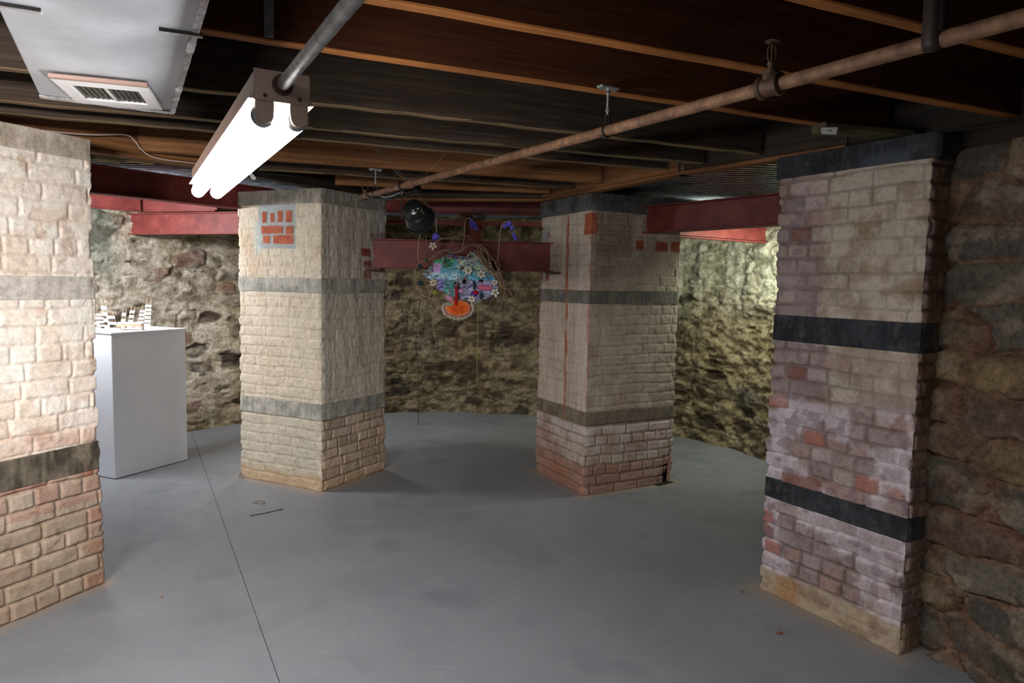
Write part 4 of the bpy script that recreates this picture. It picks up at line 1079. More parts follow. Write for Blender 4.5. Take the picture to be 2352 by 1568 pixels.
# ------------------------------------------------------------------ spotlight hanging from the pipe
def spot():
    Y = 3.86
    clampp = on_pipe(925); c0 = aty(946, 474, Y); ax = Vector((.22, .80, -.46)).normalized()
    root = thing('spotlight', 'black can spotlight clamped to the rusty pipe, pointing down beside the artwork', 'spotlight', clampp)
    b = MB(); b.lathe(c0, ax, [(-.012, .0), (-.008, .03), (0, .045), (.006, .053), (.055, .056), (.057, .060), (.062, .060), (.064, .064), (.118, .084), (.12, .088), (.132, .088)], 36)
    b.lathe(c0, ax, [(.132, .088), (.132, .080), (.05, .05)], 36)
    b.build('can', M_black, root, smooth=True)
    MB().lathe(c0 + ax * .118, ax, [(0, .086), (.002, .0915), (.016, .0915), (.018, .086)], 36).build('front_ring', M_black, root, smooth=True)
    rim = MB(); u = ax.orthogonal().normalized()
    for (px, py) in ((949, 483), (960, 479)):
        q = aty(px, py, Y - .055); rim = MB(); rim.lathe(q, (q - Vector((0, 0, EYE))).normalized() * -1, [(0, .005), (.004, .004), (.005, .0)], 10); rim.build('screw', M_galv, root, smooth=True)
    lens = MB(); lens.lathe(c0 + ax * .122, ax, [(0, .0), (.001, .078)], 30); lens.build('lens', M_galv, root)
    yk = MB(); a = aty(924, 455, Y); a2 = aty(921, 488, Y - .02); a3 = aty(930, 503, Y - .03)
    yk.tube([aty(934, 452, Y), a, a2, a3], .004, 6, 5); yk.tube([aty(945, 450, Y), aty(958, 446, Y), aty(975, 462, Y), aty(986, 478, Y)], .0035, 6, 5)
    yk.build('yoke', M_strapmat, root, smooth=True)
    cl = MB(); j = aty(925, 440, Y - .01)
    cl.frame(j, (.35, 0, .9), (0, 1, 0), (.9, 0, -.35), .05, .03, .022, .003)
    cl.frame(aty(940, 440, Y - .0), pd, ps, (0, 0, 1), .07, .03, .022, .004)
    cl.build('clamp', M_strapmat, root)
    MB().tube([clampp - ps * .024, clampp + Vector((0, 0, -.024)), clampp + ps * .024, clampp + Vector((0, 0, .024)), clampp - ps * .024], .0045, 6, 4).build('clamp_hook', M_black, root)
    bx = MB(); bx.frame(aty(952, 437, Y + .03), (pd.x, pd.y, .12), ps, (0, 0, 1), .11, .035, .03, .005); bx.build('junction_box', M_black, root)
    cb_ = MB(); cb_.tube([aty(921, 446, Y), aty(905, 455, Y), aty(880, 456, Y + .08), aty(855, 455, Y + .15), aty(842, 448, Y + .2)], .007, 7, 6); cb_.build('power_cable', M_rubber, root, smooth=True)
    cb_ = MB(); cb_.tube([aty(918, 442, Y), aty(900, 450, Y), aty(880, 452, Y + .06), aty(866, 446, Y + .15)], .003, 6, 6); cb_.build('power_cable', M_galv, root, smooth=True)
    cb_ = MB(); cb_.tube([clampp, aty(914, 420, Y), aty(905, 408, Y - .0), aty(912, 398, Y + .02), aty(924, 408, Y)], .005, 6, 6); cb_.build('cable_loop', M_castiron, root, smooth=True)
spot()

# thin wires
def wire(pts, r, m, label, cat='wire', name='hanging_wire', sm=5, group=None):
    b = MB(); b.tube(pts, r, 6, sm); o = b.build(name, m, smooth=True); return tag(o, label, cat, group)
wire([atz(855, 335, 2.088), aty(890, 372, 3.75), aty(936, 424, 3.9)], .0016, M_wire, 'pale twisted wire from the joist down to the spotlight clamp, left strand')
wire([atz(866, 337, 2.088), aty(890, 366, 3.76), aty(912, 388, 3.82), aty(938, 422, 3.9)], .0014, M_wire, 'pale twisted wire from the joist down to the spotlight clamp, bent right strand')
wire([atz(1025, 350, 2.088), aty(1003, 376, 3.6), aty(976, 402, 3.7)], .0008, M_wire, 'hair-thin dark line from a joist down to the rusty pipe')
wire([atz(1222, 366, 2.088), aty(1219, 378, 3.75), aty(1223, 385, 3.75), aty(1228, 374, 3.75), aty(1226, 367, 3.75)], .002, M_castiron, 'small loop of rusty wire dangling from the joists right of centre')
# white cable along the edge boards, left
def inner(u, v, off=.01):
    p = atz(u, v, 2.2); return p
def on_board(u, v, a=Vector((-2.352, 3.238)), b=Vector((-1.70, 3.975)), off=.012):
    d = (b - a).normalized(); n_ = Vector((-d.y, d.x)); c = Vector((-.2, 2.6))
    if n_.dot(c - a) < 0: n_ = -n_
    a = a + n_ * off; r = ray(u, v); t = (a.x * n_.x + a.y * n_.y) / (r.x * n_.x + r.y * n_.y)
    return r * t + Vector((0, 0, EYE))
wire([on_board(*p, off=.055) for p in ((-30, 283), (0, 286), (60, 294), (130, 303), (200, 309), (255, 309), (284, 309), (300, 314), (312, 327), (328, 346), (345, 358), (380, 367), (420, 372), (460, 377))],
     .0032, M_cable, 'white cable stapled along the edge boards above the near left pier', 'cable', 'cable')
A2, B2 = Vector((-1.70, 3.975)), Vector((-.985, 5.36))
wire([on_board(*p, a=A2, b=B2, off=.03) for p in ((600, 398), (650, 402), (700, 405), (728, 410), (760, 416), (780, 420), (800, 427), (830, 441))],
     .006, M_rubber, 'black cable along the edge board above the pier with the brick patch', 'cable', 'cable')
tg = thing('label_tag', 'small white printed tag by the far end of the fluorescent lamp', 'tag', atz(577, 402, 2.06))
tp_ = atz(577, 402, 2.055); sh = MB(); sh.sheet([aty(566, 392, tp_.y), aty(574, 391, tp_.y), aty(588, 408, tp_.y), aty(586, 413, tp_.y), aty(579, 412, tp_.y)], (0, 1, 0), .002); sh.build('card', M_paper, tg)
sh = MB(); sh.tube([aty(576, 402, tp_.y - .002), aty(580, 402, tp_.y - .002), aty(580, 406, tp_.y - .002), aty(576, 405, tp_.y - .002), aty(576, 402, tp_.y - .002)], .0006, 4); sh.build('printed_mark', M_ink, tg)

# block of treated lumber with paper tag at the right
lp0, lp1 = atz(1880, 306, 2.05), atz(2080, 322, 2.05)
timber('lumber_block', lp0, lp1, .09, .036, 2.052, M_wgrn, 'greenish rounded lumber block under the joists at the right', 'lumber', bev=.010)
pt = thing('paper_tag', 'small white printed paper tag at the end of the greenish lumber block', 'tag', atz(1904, 300, 2.05))
py = atz(1904, 306, 2.05).y - .075
sh = MB(); sh.sheet([aty(1886, 293, py), aty(1924, 292, py), aty(1921, 309, py), aty(1887, 308, py)], (0, 1, 0), .0012); sh.build('card', M_paper, pt)
sh = MB(); sh.frame(aty(1906, 299.5, py - .0012), (1, 0, 0), (0, 1, 0), (0, 0, 1), .010, .0008, .0022); sh.frame(aty(1903, 299.5, py - .0012), (1, 0, 0), (0, 1, 0), (0, 0, 1), .0018, .0008, .005); sh.frame(aty(1909, 299.5, py - .0012), (1, 0, 0), (0, 1, 0), (0, 0, 1), .0018, .0008, .005); sh.build('printed_mark', M_ink, pt)
# joist hanger
jh = thing('joist_hanger', 'grey galvanised joist hanger on a dark joist end at the right', 'joist hanger', atz(1572, 402, 2.08))
q = atz(1568, 402, 2.08); hh = MB(); d_ = Vector((.94, .34, 0)).normalized(); n_ = Vector((-d_.y, d_.x, 0))
hh.frame(q + Vector((0, 0, .005)), d_, n_, (0, 0, 1), .05, .052, .003); hh.frame(q + n_ * -.026 + Vector((0, 0, .045)), d_, n_, (0, 0, 1), .05, .003, .085)
hh.build('saddle', M_galv, jh)
hh = MB(); e = q + d_ * .026 + n_ * -.026
hh.sheet([e + Vector((0, 0, 0)), e + Vector((0, 0, .09)), e + Vector((0, 0, .09)) - n_ * .04 + d_ * .0, e + Vector((0, 0, .06)) - n_ * .03], d_, .002); hh.build('nailing_ear', M_galv, jh)
# nailed strap on the third joist face
a_ = atz(604, 96, 2.094); dJ = Vector((.9135, .4067, 0)); nJ = Vector((-dJ.y, dJ.x, 0))
sp = MB(); sp.frame(a_ + Vector((0, 0, .11)) + Vector((dJ.x * .012, dJ.y * .012, 0)) - nJ * .046, (0, 0, 1), dJ, nJ, .22, .026, .003, .001)
tag(sp.build('nailed_strap', M_galv), 'grey perforated metal strap nailed to the reddish joist above the lamp', 'strap')

# ------------------------------------------------------------------ plinth and the stick sculpture on it
PN = Vector((-2.805, 4.858)); PX = Vector((.398, .917)).normalized(); PYv = Vector((-PX.y, PX.x))
PWd, PDp, PH = .625, .37, 1.048
def plinth():
    c = PN + PX * PWd / 2 + PYv * PDp / 2
    root = thing('plinth', 'tall white painted plinth standing on the grey floor behind the near left pier', 'plinth', (c.x, c.y, 0))
    X, Y_, Z_ = (PX.x, PX.y, 0), (PYv.x, PYv.y, 0), (0, 0, 1)
    MB().frame((c.x, c.y, (PH - .012) / 2 + .002), X, Y_, Z_, PWd, PDp, PH - .016, .003).build('plinth_body', M_white, root)
    MB().frame((c.x, c.y, PH - .0065), X, Y_, Z_, PWd + .006, PDp + .006, .013, .002).build('plinth_top', M_white, root)
plinth()
M_stick = mat('thin_stick', (186, 160, 128), .7)
M_card = mat('white_card', (228, 230, 236), .8)
def plp(u, depth=.18):
    """point on the plinth top under picture column u, a given distance in from the front edge"""
    a = PN + PYv * depth; best = None
    for t in np.linspace(-.1, PWd, 300):
        q = a + PX * t; x = 1176 + FPX * proj_x(Vector((q.x, q.y, PH)))
        if best is None or abs(x - u) < best[0]: best = (abs(x - u), q)
    return best[1]
def ladder(u, dep, hgt, lean, n, lab, wid=.035, spread=0.0, face=0.0):
    b = plp(u, dep); root = thing('stick_ladder', lab, 'model ladder', (b.x, b.y, PH), 0, 'little stick and card ladders on the plinth')
    X = Vector((math.cos(face), math.sin(face), 0)); B = Vector((b.x, b.y, PH + .001)); up = Vector((lean, .05, 1)).normalized()
    for s in (-1, 1):
        MB().tube([B + X * (wid / 2 + spread) * s, B + X * (wid / 2) * s * .7 + up * hgt], .0020, 5).build('stick', M_stick, root)
    for k in range(n):
        t = .12 + .62 * k / max(1, n - 1)
        w_ = wid * 1.02 + 2 * spread * (1 - t)
        m = MB(); m.frame(B + up * (hgt * t) + Vector((0, -.003, 0)), X, up.cross(X).normalized(), up, w_, .0025, hgt * .62 / n * .72); m.build('card', M_card, root)
ladder(233, .10, .165, -.10, 5, 'stick and card ladder leaning left, second from the left on the plinth', .045, .004)
ladder(247, .20, .225, -.16, 4, 'tall stick ladder leaning left, third from the left on the plinth', .04, .0)
ladder(262, .08, .14, -.22, 3, 'low stick ladder in front, with wide white cards, leaning left by the little table', .055, .006)
ladder(281, .24, .15, .12, 3, 'short stick ladder behind the left end of the little table', .03)
ladder(298, .24, .175, .16, 4, 'stick ladder standing behind the middle of the little table, leaning right', .035)
ladder(318, .20, .185, .26, 5, 'stick ladder leaning right over the right end of the little table', .04)
ladder(338, .14, .235, .06, 6, 'tallest stick ladder, at the right end of the group on the plinth', .045)
ladder(222, .26, .12, .05, 3, 'leftmost small stick ladder on the plinth, partly behind the near left pier', .04)
b = plp(300, .14); tr = thing('model_table', 'tiny wooden table with a white top among the stick ladders on the plinth', 'model table', (b.x, b.y, PH))
Bz = Vector((b.x, b.y, PH))
TX = Vector((.96, .28, 0)).normalized(); TY = Vector((-TX.y, TX.x, 0))
MB().frame(Bz + Vector((0, 0, .050)), TX, TY, (0, 0, 1), .17, .10, .010, .002).build('table_top', M_card, tr)
MB().frame(Bz + Vector((0, 0, .036)), TX, TY, (0, 0, 1), .165, .095, .016).build('apron', M_stick, tr)
for i in (-1, 1):
    for j in (-1, 1):
        MB().frame(Bz + TX * (.075 * i) + TY * (.04 * j) + Vector((0, 0, .015)), TX, TY, (0, 0, 1), .008, .008, .03).build('leg', M_stick, tr)

# ------------------------------------------------------------------ hanging artwork
AY = 4.94
K = 5.2267
def A(x, y, dz=0.0):      # coordinates of a close-up of the artwork, moved towards the viewer by dz
    return aty(920 + x / K, 480 + y / K, AY - dz)
def attr_mat(name, rough=.85, bs=.6):
    m = mat(name, rough=rough, spec=.2); a = N(m, 'ShaderNodeAttribute'); a.attribute_name = 'Col'
    v = geo(m); n = noise(m, 130, 5, .7, v)
    g = maprange(m, n, .3, .7, .6, 1.3); comb = N(m, 'ShaderNodeCombineColor'); [ln(m, g, comb.inputs[i]) for i in range(3)]
    ln(m, mixn(m, a.outputs['Color'], comb.outputs[0], 1.0, 'MULTIPLY'), bsdf(m).inputs['Base Color'])
    ln(m, bump(m, n, bs, .006), bsdf(m).inputs['Normal']); return m
M_felt = attr_mat('stitched_felt')
def plainn(name, c, r=.8): return mat(name, c, r, spec=.25)
M_vine = wood('dry_vine', (110, 88, 70), (150, 124, 100), (190, 164, 136))
M_petal = plainn('white_petal', (222, 220, 210)); M_yel = plainn('yellow_centre', (214, 168, 50)); M_blue = plainn('bluebell_felt', (112, 104, 214))
M_green = plainn('leaf_green', (52, 128, 84)); M_dgreen = plainn('dark_leaf', (30, 66, 64)); M_red = plainn('red_felt', (176, 26, 40))
M_fringe = plainn('cream_fringe', (206, 196, 178)); M_stem = plainn('pale_stem', (190, 176, 152)); M_lime = plainn('lime_cord', (150, 160, 70)); M_pink = plainn('pink_felt', (206, 150, 186))
M_brownf = plainn('brown_felt', (120, 84, 70)); M_greyf = plainn('grey_felt', (150, 152, 160)); M_purple = plainn('purple_felt', (96, 56, 140))

def inside(px, py, poly):
    x, y = px, py; r = np.zeros(x.shape, bool); n = len(poly)
    for i in range(n):
        x0, y0 = poly[i]; x1, y1 = poly[(i + 1) % n]
        c = ((y0 > y) != (y1 > y)) & (x < (x1 - x0) * (y - y0) / (y1 - y0 + 1e-9) + x0); r ^= c
    return r
def artwork():
    root = thing('wall_hanging', 'colourful stitched felt and vine artwork with white star flowers, before a red beam', 'artwork', A(700, 820))
    # main stitched panel: a bulging cushion with patchwork colours
    out = [(268, 770), (330, 715), (385, 660), (405, 612), (440, 598), (520, 590), (560, 540), (640, 545), (720, 560), (800, 560), (850, 512), (920, 560), (990, 600), (1040, 680), (1090, 780),
           (1150, 850), (1180, 940), (1150, 1000), (1090, 1055), (980, 1090), (900, 1130), (830, 1110), (760, 1085), (690, 1085), (640, 1050), (560, 1040), (540, 1000), (450, 970), (390, 900), (360, 850), (300, 820)]
    xs = np.arange(255, 1195, 7.); ys = np.arange(505, 1140, 7.); Yg, Xg = np.meshgrid(ys, xs, indexing='ij')
    wob = 8 * (vn(Xg / 30, Yg / 30, 700) - .5)
    ins = inside(Xg + wob, Yg + wob, out)
    # distance to outline (coarse) for the bulge
    P = np.array(out, float); dist = np.full(Xg.shape, 1e9)
    for i in range(len(P)):
        a, b = P[i], P[(i + 1) % len(P)]; e = b - a; t = np.clip(((Xg - a[0]) * e[0] + (Yg - a[1]) * e[1]) / (e @ e), 0, 1)
        dist = np.minimum(dist, np.hypot(Xg - a[0] - t * e[0], Yg - a[1] - t * e[1]))
    th = .006 + .022 * ss(0, 90, dist) + .010 * (fbm(Xg / 26, Yg / 26, 702, 3) - .5)
    n = fbm(Xg / 40, Yg / 14, 703, 4); n2 = vn(Xg / 16, Yg / 16, 704)
    cc = np.zeros(Xg.shape + (3,)) + c3((92, 96, 124))
    def zone(mask, a, b): 
        nonlocal cc
        cc = mixc(cc, mixc(c3(a) + 0 * cc, c3(b), ss(.35, .65, n)), mask)
    zone(1 - ss(825, 850, Yg), (60, 128, 150), (96, 164, 176))
    zone(rectm(Xg, Yg, 250, 720, 765, 855, 8), (120, 168, 196), (176, 206, 218))
    zone(rectm(Xg, Yg, 700, 1130, 800, 860, 8), (96, 160, 182), (60, 130, 160))
    zone(ss(848, 862, Yg), (94, 98, 130), (150, 152, 182))
    zone(rectm(Xg, Yg, 430, 560, 840, 1000, 14), (104, 84, 150), (124, 116, 168))
    zone(rectm(Xg, Yg, 520, 650, 850, 1040, 16), (32, 92, 96), (70, 150, 140))
    zone(rectm(Xg, Yg, 680, 1010, 560, 720, 12) * ss(.35, .5, n2), (150, 152, 130), (206, 204, 180))
    zone(rectm(Xg, Yg, 880, 1060, 640, 790, 12) * ss(.4, .5, n2), (122, 126, 96), (186, 186, 160))
    zone(rectm(Xg, Yg, 380, 480, 650, 760, 6), (166, 130, 180), (196, 160, 204))
    zone(rectm(Xg, Yg, 405, 650, 590, 640, 8), (40, 150, 70), (60, 178, 90))
    zone(rectm(Xg, Yg, 510, 610, 600, 700, 10), (28, 84, 48), (44, 120, 66))
    zone(rectm(Xg, Yg, 540, 850, 520, 600, 8), (70, 60, 84), (116, 88, 98))
    zone(rectm(Xg, Yg, 680, 810, 800, 920, 10) * ss(.4, .5, n2), (30, 26, 30), (170, 160, 170))
    zone(rectm(Xg, Yg, 250, 390, 720, 800, 8) * ss(.3, .5, n2), (96, 92, 92), (150, 150, 150))
    zone(rectm(Xg, Yg, 640, 720, 870, 960, 8), (26, 16, 22), (60, 24, 34))
    cc = cc * 1.7 + .03; st = ss(.72, .8, vn(Xg / 7, Yg / 22, 706)); cc = mixc(cc, cc * .35, st * .5); st = ss(.78, .85, vn(Xg / 20, Yg / 6, 707)); cc = mixc(cc, c3((200, 206, 214)) + 0 * cc, st * .5)
    ny, nx = Xg.shape; V = []; idx = -np.ones((2, ny, nx), int); Cc = []
    for side in (0, 1):
        for j in range(ny):
            for i in range(nx):
                if ins[j, i]:
                    idx[side, j, i] = len(V); V.append(tuple(A(Xg[j, i], Yg[j, i], th[j, i] if side == 0 else -.004) - root.location)); Cc.append(cc[j, i])
    Fq = []
    for j in range(ny - 1):
        for i in range(nx - 1):
            if ins[j, i] and ins[j + 1, i] and ins[j, i + 1] and ins[j + 1, i + 1]:
                a = [idx[0, j, i], idx[0, j + 1, i], idx[0, j + 1, i + 1], idx[0, j, i + 1]]; Fq.append(a)
                Fq.append([idx[1, j, i], idx[1, j, i + 1], idx[1, j + 1, i + 1], idx[1, j + 1, i]])
                for (dj, di, e) in ((-1, 0, (0, 3)), (1, 0, (2, 1)), (0, -1, (1, 0)), (0, 1, (3, 2))):
                    jj, ii = j + dj, i + di
                    ok = 0 <= jj < ny - 1 and 0 <= ii < nx - 1 and ins[jj, ii] and ins[jj + 1, ii] and ins[jj, ii + 1] and ins[jj + 1, ii + 1]
                    if not ok:
                        f = [idx[0, j, i], idx[0, j + 1, i], idx[0, j + 1, i + 1], idx[0, j, i + 1]]; g = [idx[1, j, i], idx[1, j + 1, i], idx[1, j + 1, i + 1], idx[1, j, i + 1]]
                        Fq.append([f[e[0]], f[e[1]], g[e[1]], g[e[0]]])
    np_mesh('stitched_panel', np.array(V), np.array(Fq), M_felt, np.array(Cc), root, smooth=False)['label'] = 'patchwork of blue, teal, lilac and green felt'
    rnd = random.Random(12)
    # orange disc with fringe and a small figure in red
    dc = []; C0 = (688, 1190)
    ell = lambda k, rx, ry: (C0[0] + rx * math.cos(k), C0[1] + ry * math.sin(k))
    vs = [A(*C0, .048)]; cs = [c3((226, 96, 34))]; fs = []
    rings = [(.3, .050, (214, 84, 30)), (.55, .050, (226, 104, 40)), (.75, .048, (236, 120, 52)), (.80, .046, (226, 140, 112)), (.93, .042, (226, 150, 122)), (.96, .038, (196, 60, 44)), (1.0, .020, (170, 50, 40)), (.98, .0, (120, 60, 40))]
    for k, (f, z, c) in enumerate(rings):
        for i in range(40):
            a = 2 * PI * i / 40; vs.append(A(*ell(a, 165 * f, 105 * f), z + .004 * rnd.random())); cs.append(c3(c) * rnd.uniform(.75, 1.2))
    for i in range(40): fs.append((0, 1 + (i + 1) % 40, 1 + i))
    for k in range(len(rings) - 1):
        for i in range(40):
            a = 1 + k * 40 + i; b2 = 1 + k * 40 + (i + 1) % 40; fs.append((a, b2, b2 + 40, a + 40))
    m = MB(); m.add(vs, fs); m.c = [tuple(c) for c in cs]; m.build('orange_disc', M_felt, root, smooth='all')
    fr = MB()
    for i in range(58):
        a = -.45 + (PI + .9) * i / 57; p0 = ell(a, 160, 100); p1 = ell(a, 186 + rnd.uniform(0, 14), 132 + rnd.uniform(0, 22))
        fr.tube([A(*p0, .020), A((p0[0] + p1[0]) / 2, (p0[1] + p1[1]) / 2, .028), A(p1[0] + rnd.uniform(-5, 5), p1[1], .022)], .0024, 5, 0, .0030)
    fr.build('fringe', M_fringe, root)['label'] = 'cream tassel fringe under the orange disc'
    fg = MB(); fg.tube([A(660, 1150, .062), A(668, 1080, .07), A(672, 1010, .068), A(668, 950, .06), A(676, 925, .06)], lambda t: .0085 + .004 * math.sin(t * PI) - .004 * t, 8, 4); fg.build('red_figure', M_red, root, smooth='all')
    hd = MB(); hd.lathe(A(680, 905, .062), (0, 0, 1), [(-.007, 0), (-.005, .004), (0, .006), (.005, .004), (.007, 0)], 10); hd.build('figure_head', M_brownf, root, smooth='all')
    # small felt lumps
    def lump(x, y, rx, ry, z, m, nm, rot=0):
        v = []; f = []; nseg = 14
        for k, (fr_, dz) in enumerate(((1, 0), (.9, .010), (.6, .018), (.25, .022))):
            for i in range(nseg):
                a = 2 * PI * i / nseg; xx = rx * fr_ * math.cos(a); yy = ry * fr_ * math.sin(a)
                v.append(A(x + xx * math.cos(rot) - yy * math.sin(rot), y + xx * math.sin(rot) + yy * math.cos(rot), z + dz))
        for k in range(3):
            for i in range(nseg): a = k * nseg + i; b2 = k * nseg + (i + 1) % nseg; f.append((a, a + nseg, b2 + nseg, b2))
        f.append(tuple(range(3 * nseg, 4 * nseg))[::-1]); f.append(tuple(range(nseg)))
        mm = MB(); mm.add(v, f); return mm.build(nm, m, root, smooth='all')
    lump(590, 1070, 55, 34, .03, M_pink, 'pink_bird', .5); lump(725, 985, 42, 28, .03, M_pink, 'pink_lump'); lump(1010, 945, 100, 38, .025, plainn('coral_oval_felt', (206, 110, 140)), 'coral_oval', .1)
    lump(512, 595, 28, 36, .03, M_greyf, 'grey_cap'); lump(585, 1140, 60, 24, .045, plainn('sage_felt', (150, 170, 150)), 'sage_scrap', .05); lump(970, 1040, 26, 44, .03, M_dgreen, 'leaf', .2)
    lump(885, 915, 18, 60, .03, M_dgreen, 'leaf', -.1); lump(235, 690, 34, 26, .0, M_dgreen, 'leaf'); lump(240, 890, 40, 26, .0, M_dgreen, 'leaf', .3); lump(300, 780, 44, 26, .028, M_greyf, 'grey_stone'); lump(355, 740, 40, 22, .028, M_greyf, 'grey_stone')
    lump(880, 1020, 40, 46, .03, M_purple, 'purple_flower', .4); lump(905, 1000, 34, 26, .045, M_red, 'red_petal', .3); lump(740, 865, 52, 40, .03, M_greyf, 'grey_dog', .4); lump(760, 870, 22, 26, .045, plainn('black_felt', (24, 20, 24)), 'dark_patch'); lump(965, 860, 30, 18, .03, plainn('maroon_felt', (52, 24, 34)), 'dark_scrap')
    lump(740, 712, 22, 22, .03, M_brownf, 'brown_knot'); lump(300, 610, 34, 14, .02, M_green, 'green_leaf', .2)
    # little white pavilion at the top right
    pv = MB()
    for i in range(6): pv.tube([A(820 + i * 28, 585, .035), A(820 + i * 28, 655, .035)], .0014, 5)
    pv.tube([A(800, 570, .035), A(848, 515, .035), A(900, 560, .035), A(980, 625, .035)], .005, 6); pv.tube([A(800, 655, .035), A(980, 640, .035)], .0018, 5); pv.tube([A(700, 690, .035), A(860, 680, .035)], .0018, 5)
    for i in range(7): pv.tube([A(700 + i * 26, 640, .034), A(700 + i * 26, 700, .034)], .0012, 5)
    pv.build('stick_pavilion', M_fringe, root)
    for k in (498, 522): MB().tube([A(k, 640, .034), A(k, 705, .034)], .0018, 5).build('thin_post', M_fringe, root)
    # stitched zigzag threads
    tz = MB()
    for k in range(26):
        x = rnd.uniform(640, 1100); y = rnd.uniform(870, 1060); tz.tube([A(x, y, .035), A(x + rnd.uniform(-40, 60), y + rnd.uniform(-14, 14), .037)], .0009, 4)
    for k in range(18):
        x = rnd.uniform(300, 700); y = rnd.uniform(770, 860); tz.tube([A(x, y, .035), A(x + rnd.uniform(20, 70), y + rnd.uniform(-6, 6), .037)], .0009, 4)
    tz.build('white_stitching', M_petal, root)
    th_ = MB()
    for k in range(330):
        x = rnd.uniform(290, 1150); y = rnd.uniform(545, 1090)
        if not inside(np.array([x]), np.array([y]), out)[0]: continue
        up_ = y < 840
        th_.cur = c3(rnd.choice([(80, 170, 190), (150, 200, 214), (230, 232, 228), (40, 90, 110), (30, 30, 40), (60, 150, 110), (200, 196, 170)] if up_ else [(150, 150, 196), (196, 196, 220), (96, 84, 150), (34, 34, 54), (226, 222, 232), (70, 130, 150), (190, 130, 170)]))
        a_ = rnd.uniform(-.5, .5) if rnd.random() < .7 else rnd.uniform(0, PI); l_ = rnd.uniform(16, 60)
        th_.tube([A(x, y, .036), A(x + l_ * .5 * math.cos(a_), y + l_ * .5 * math.sin(a_) - 4, .041), A(x + l_ * math.cos(a_), y + l_ * math.sin(a_), .036)], rnd.uniform(.0012, .0024), 4)
    o_ = th_.build('coloured_threads', M_felt, root); o_['label'] = 'loose stitches of blue, white, lilac and dark thread'
    for k in range(9):
        x = rnd.uniform(960, 1160); y = rnd.uniform(560, 800)
        lump(x, y, rnd.uniform(8, 18), rnd.uniform(8, 18), .03, rnd.choice([M_fringe, M_greyf, M_vine]), 'felt_knot')
    # star flowers
    def star(x, y, r, rot, z=.045, n_=6, m=M_petal):
        v = []; f = []; mm = MB()
        for k in range(n_):
            a = rot + 2 * PI * k / n_; ln_ = r * rnd.uniform(.85, 1.1); w_ = r * .27
            pts = [(0, 0, .0), (ln_ * .45, -w_, .010), (ln_, 0, .004 + .008 * rnd.random()), (ln_ * .45, w_, .010), (ln_ * .4, 0, .004)]
            vv = [A(x + px * math.cos(a) - py_ * math.sin(a), y + px * math.sin(a) + py_ * math.cos(a), z + pz) for px, py_, pz in pts]
            bk = A(x + ln_ * .4 * math.cos(a), y + ln_ * .4 * math.sin(a), z - .003)
            mm.add(vv + [bk], [(0, 1, 4), (1, 2, 4), (2, 3, 4), (3, 0, 4), (1, 0, 5), (2, 1, 5), (3, 2, 5), (0, 3, 5)])
        o = mm.build('star_flower', m, root, smooth='all')
        c = MB(); c.lathe(A(x, y, z + .012), (0, -1, 0), [(-.004, .0), (-.002, .005), (.002, .004), (.005, 0)], 8); cc_ = c.build('flower_centre', M_yel, o, smooth='all', world=False)
        cc_.data.transform(Matrix.Translation(-Vector(root.location))); 
    star(388, 440, 62, .3, .03, 5); star(815, 738, 78, .1); star(970, 782, 68, .5); star(1140, 1000, 70, .2, n_=5); star(1130, 880, 50, .6); star(395, 885, 62, .4, m=plainn('cream_petal', (216, 200, 176))); star(858, 1080, 62, .7); star(905, 590, 38, .2); star(410, 1000, 42, .4, m=M_lime)
    # vine frame
    vines = [([(340, 605), (400, 575), (450, 530), (500, 500), (560, 492), (600, 515), (650, 525), (700, 515), (760, 470), (820, 440), (880, 440), (940, 460), (1000, 490), (1045, 530), (1060, 600), (1100, 700), (1150, 780), (1190, 860), (1215, 940)], .0060, .03),
             ([(820, 440), (900, 425), (980, 445), (1040, 500), (1080, 570), (1120, 620), (1160, 700), (1200, 800), (1235, 880), (1240, 960)], .0050, .01),
             ([(880, 500), (940, 560), (990, 640), (1040, 720), (1110, 800), (1170, 860), (1200, 930)], .0050, .035),
             ([(960, 450), (970, 520), (1010, 590), (1060, 640), (1090, 720), (1160, 800)], .0040, .02),
             ([(330, 760), (380, 690), (395, 600)], .0030, .03), ([(420, 400), (470, 370), (540, 350), (620, 365), (615, 410), (600, 470)], .0026, .0), ([(460, 350), (560, 352), (680, 330), (760, 312), (820, 330), (860, 380), (900, 430)], .0034, .0),
             ([(270, 580), (310, 510), (380, 550), (430, 590)], .0022, .0), ([(300, 320), (320, 420), (315, 510)], .0014, .0),
             ([(180, 920), (230, 960), (270, 1040), (330, 1060), (400, 1090), (450, 1140), (500, 1170), (520, 1230)], .0048, .01), ([(190, 690), (165, 820), (185, 920), (235, 990), (240, 1070), (290, 1130), (350, 1110)], .0022, .0),
             ([(370, 900), (380, 980), (345, 1050), (360, 1140), (410, 1230), (450, 1290)], .0036, .01), ([(390, 1040), (420, 1120), (490, 1180)], .0046, .015),
             ([(860, 1240), (960, 1220), (1040, 1180), (1090, 1100), (1160, 1040)], .0026, .0), ([(1240, 950), (1290, 970), (1340, 1030), (1335, 1110)], .0034, .02), ([(1290, 965), (1340, 1050), (1350, 1080)], .002, .02), ([(1060, 610), (1120, 610), (1180, 640), (1185, 740), (1225, 840), (1245, 980), (1235, 1120)], .0036, .0),
             ([(1200, 930), (1210, 1020), (1205, 1100)], .0026, .0), ([(190, 690), (240, 640), (330, 610)], .0024, .01)]
    for k in range(22):
        y0 = rnd.uniform(470, 640); x0 = 900 + (y0 - 440) * .6
        vines.append(([(x0, y0), (x0 + rnd.uniform(10, 70), y0 + 60), (x0 + rnd.uniform(40, 110), y0 + 130), (x0 + rnd.uniform(90, 180), y0 + 210)], rnd.uniform(.002, .0042), rnd.uniform(-.01, .04)))
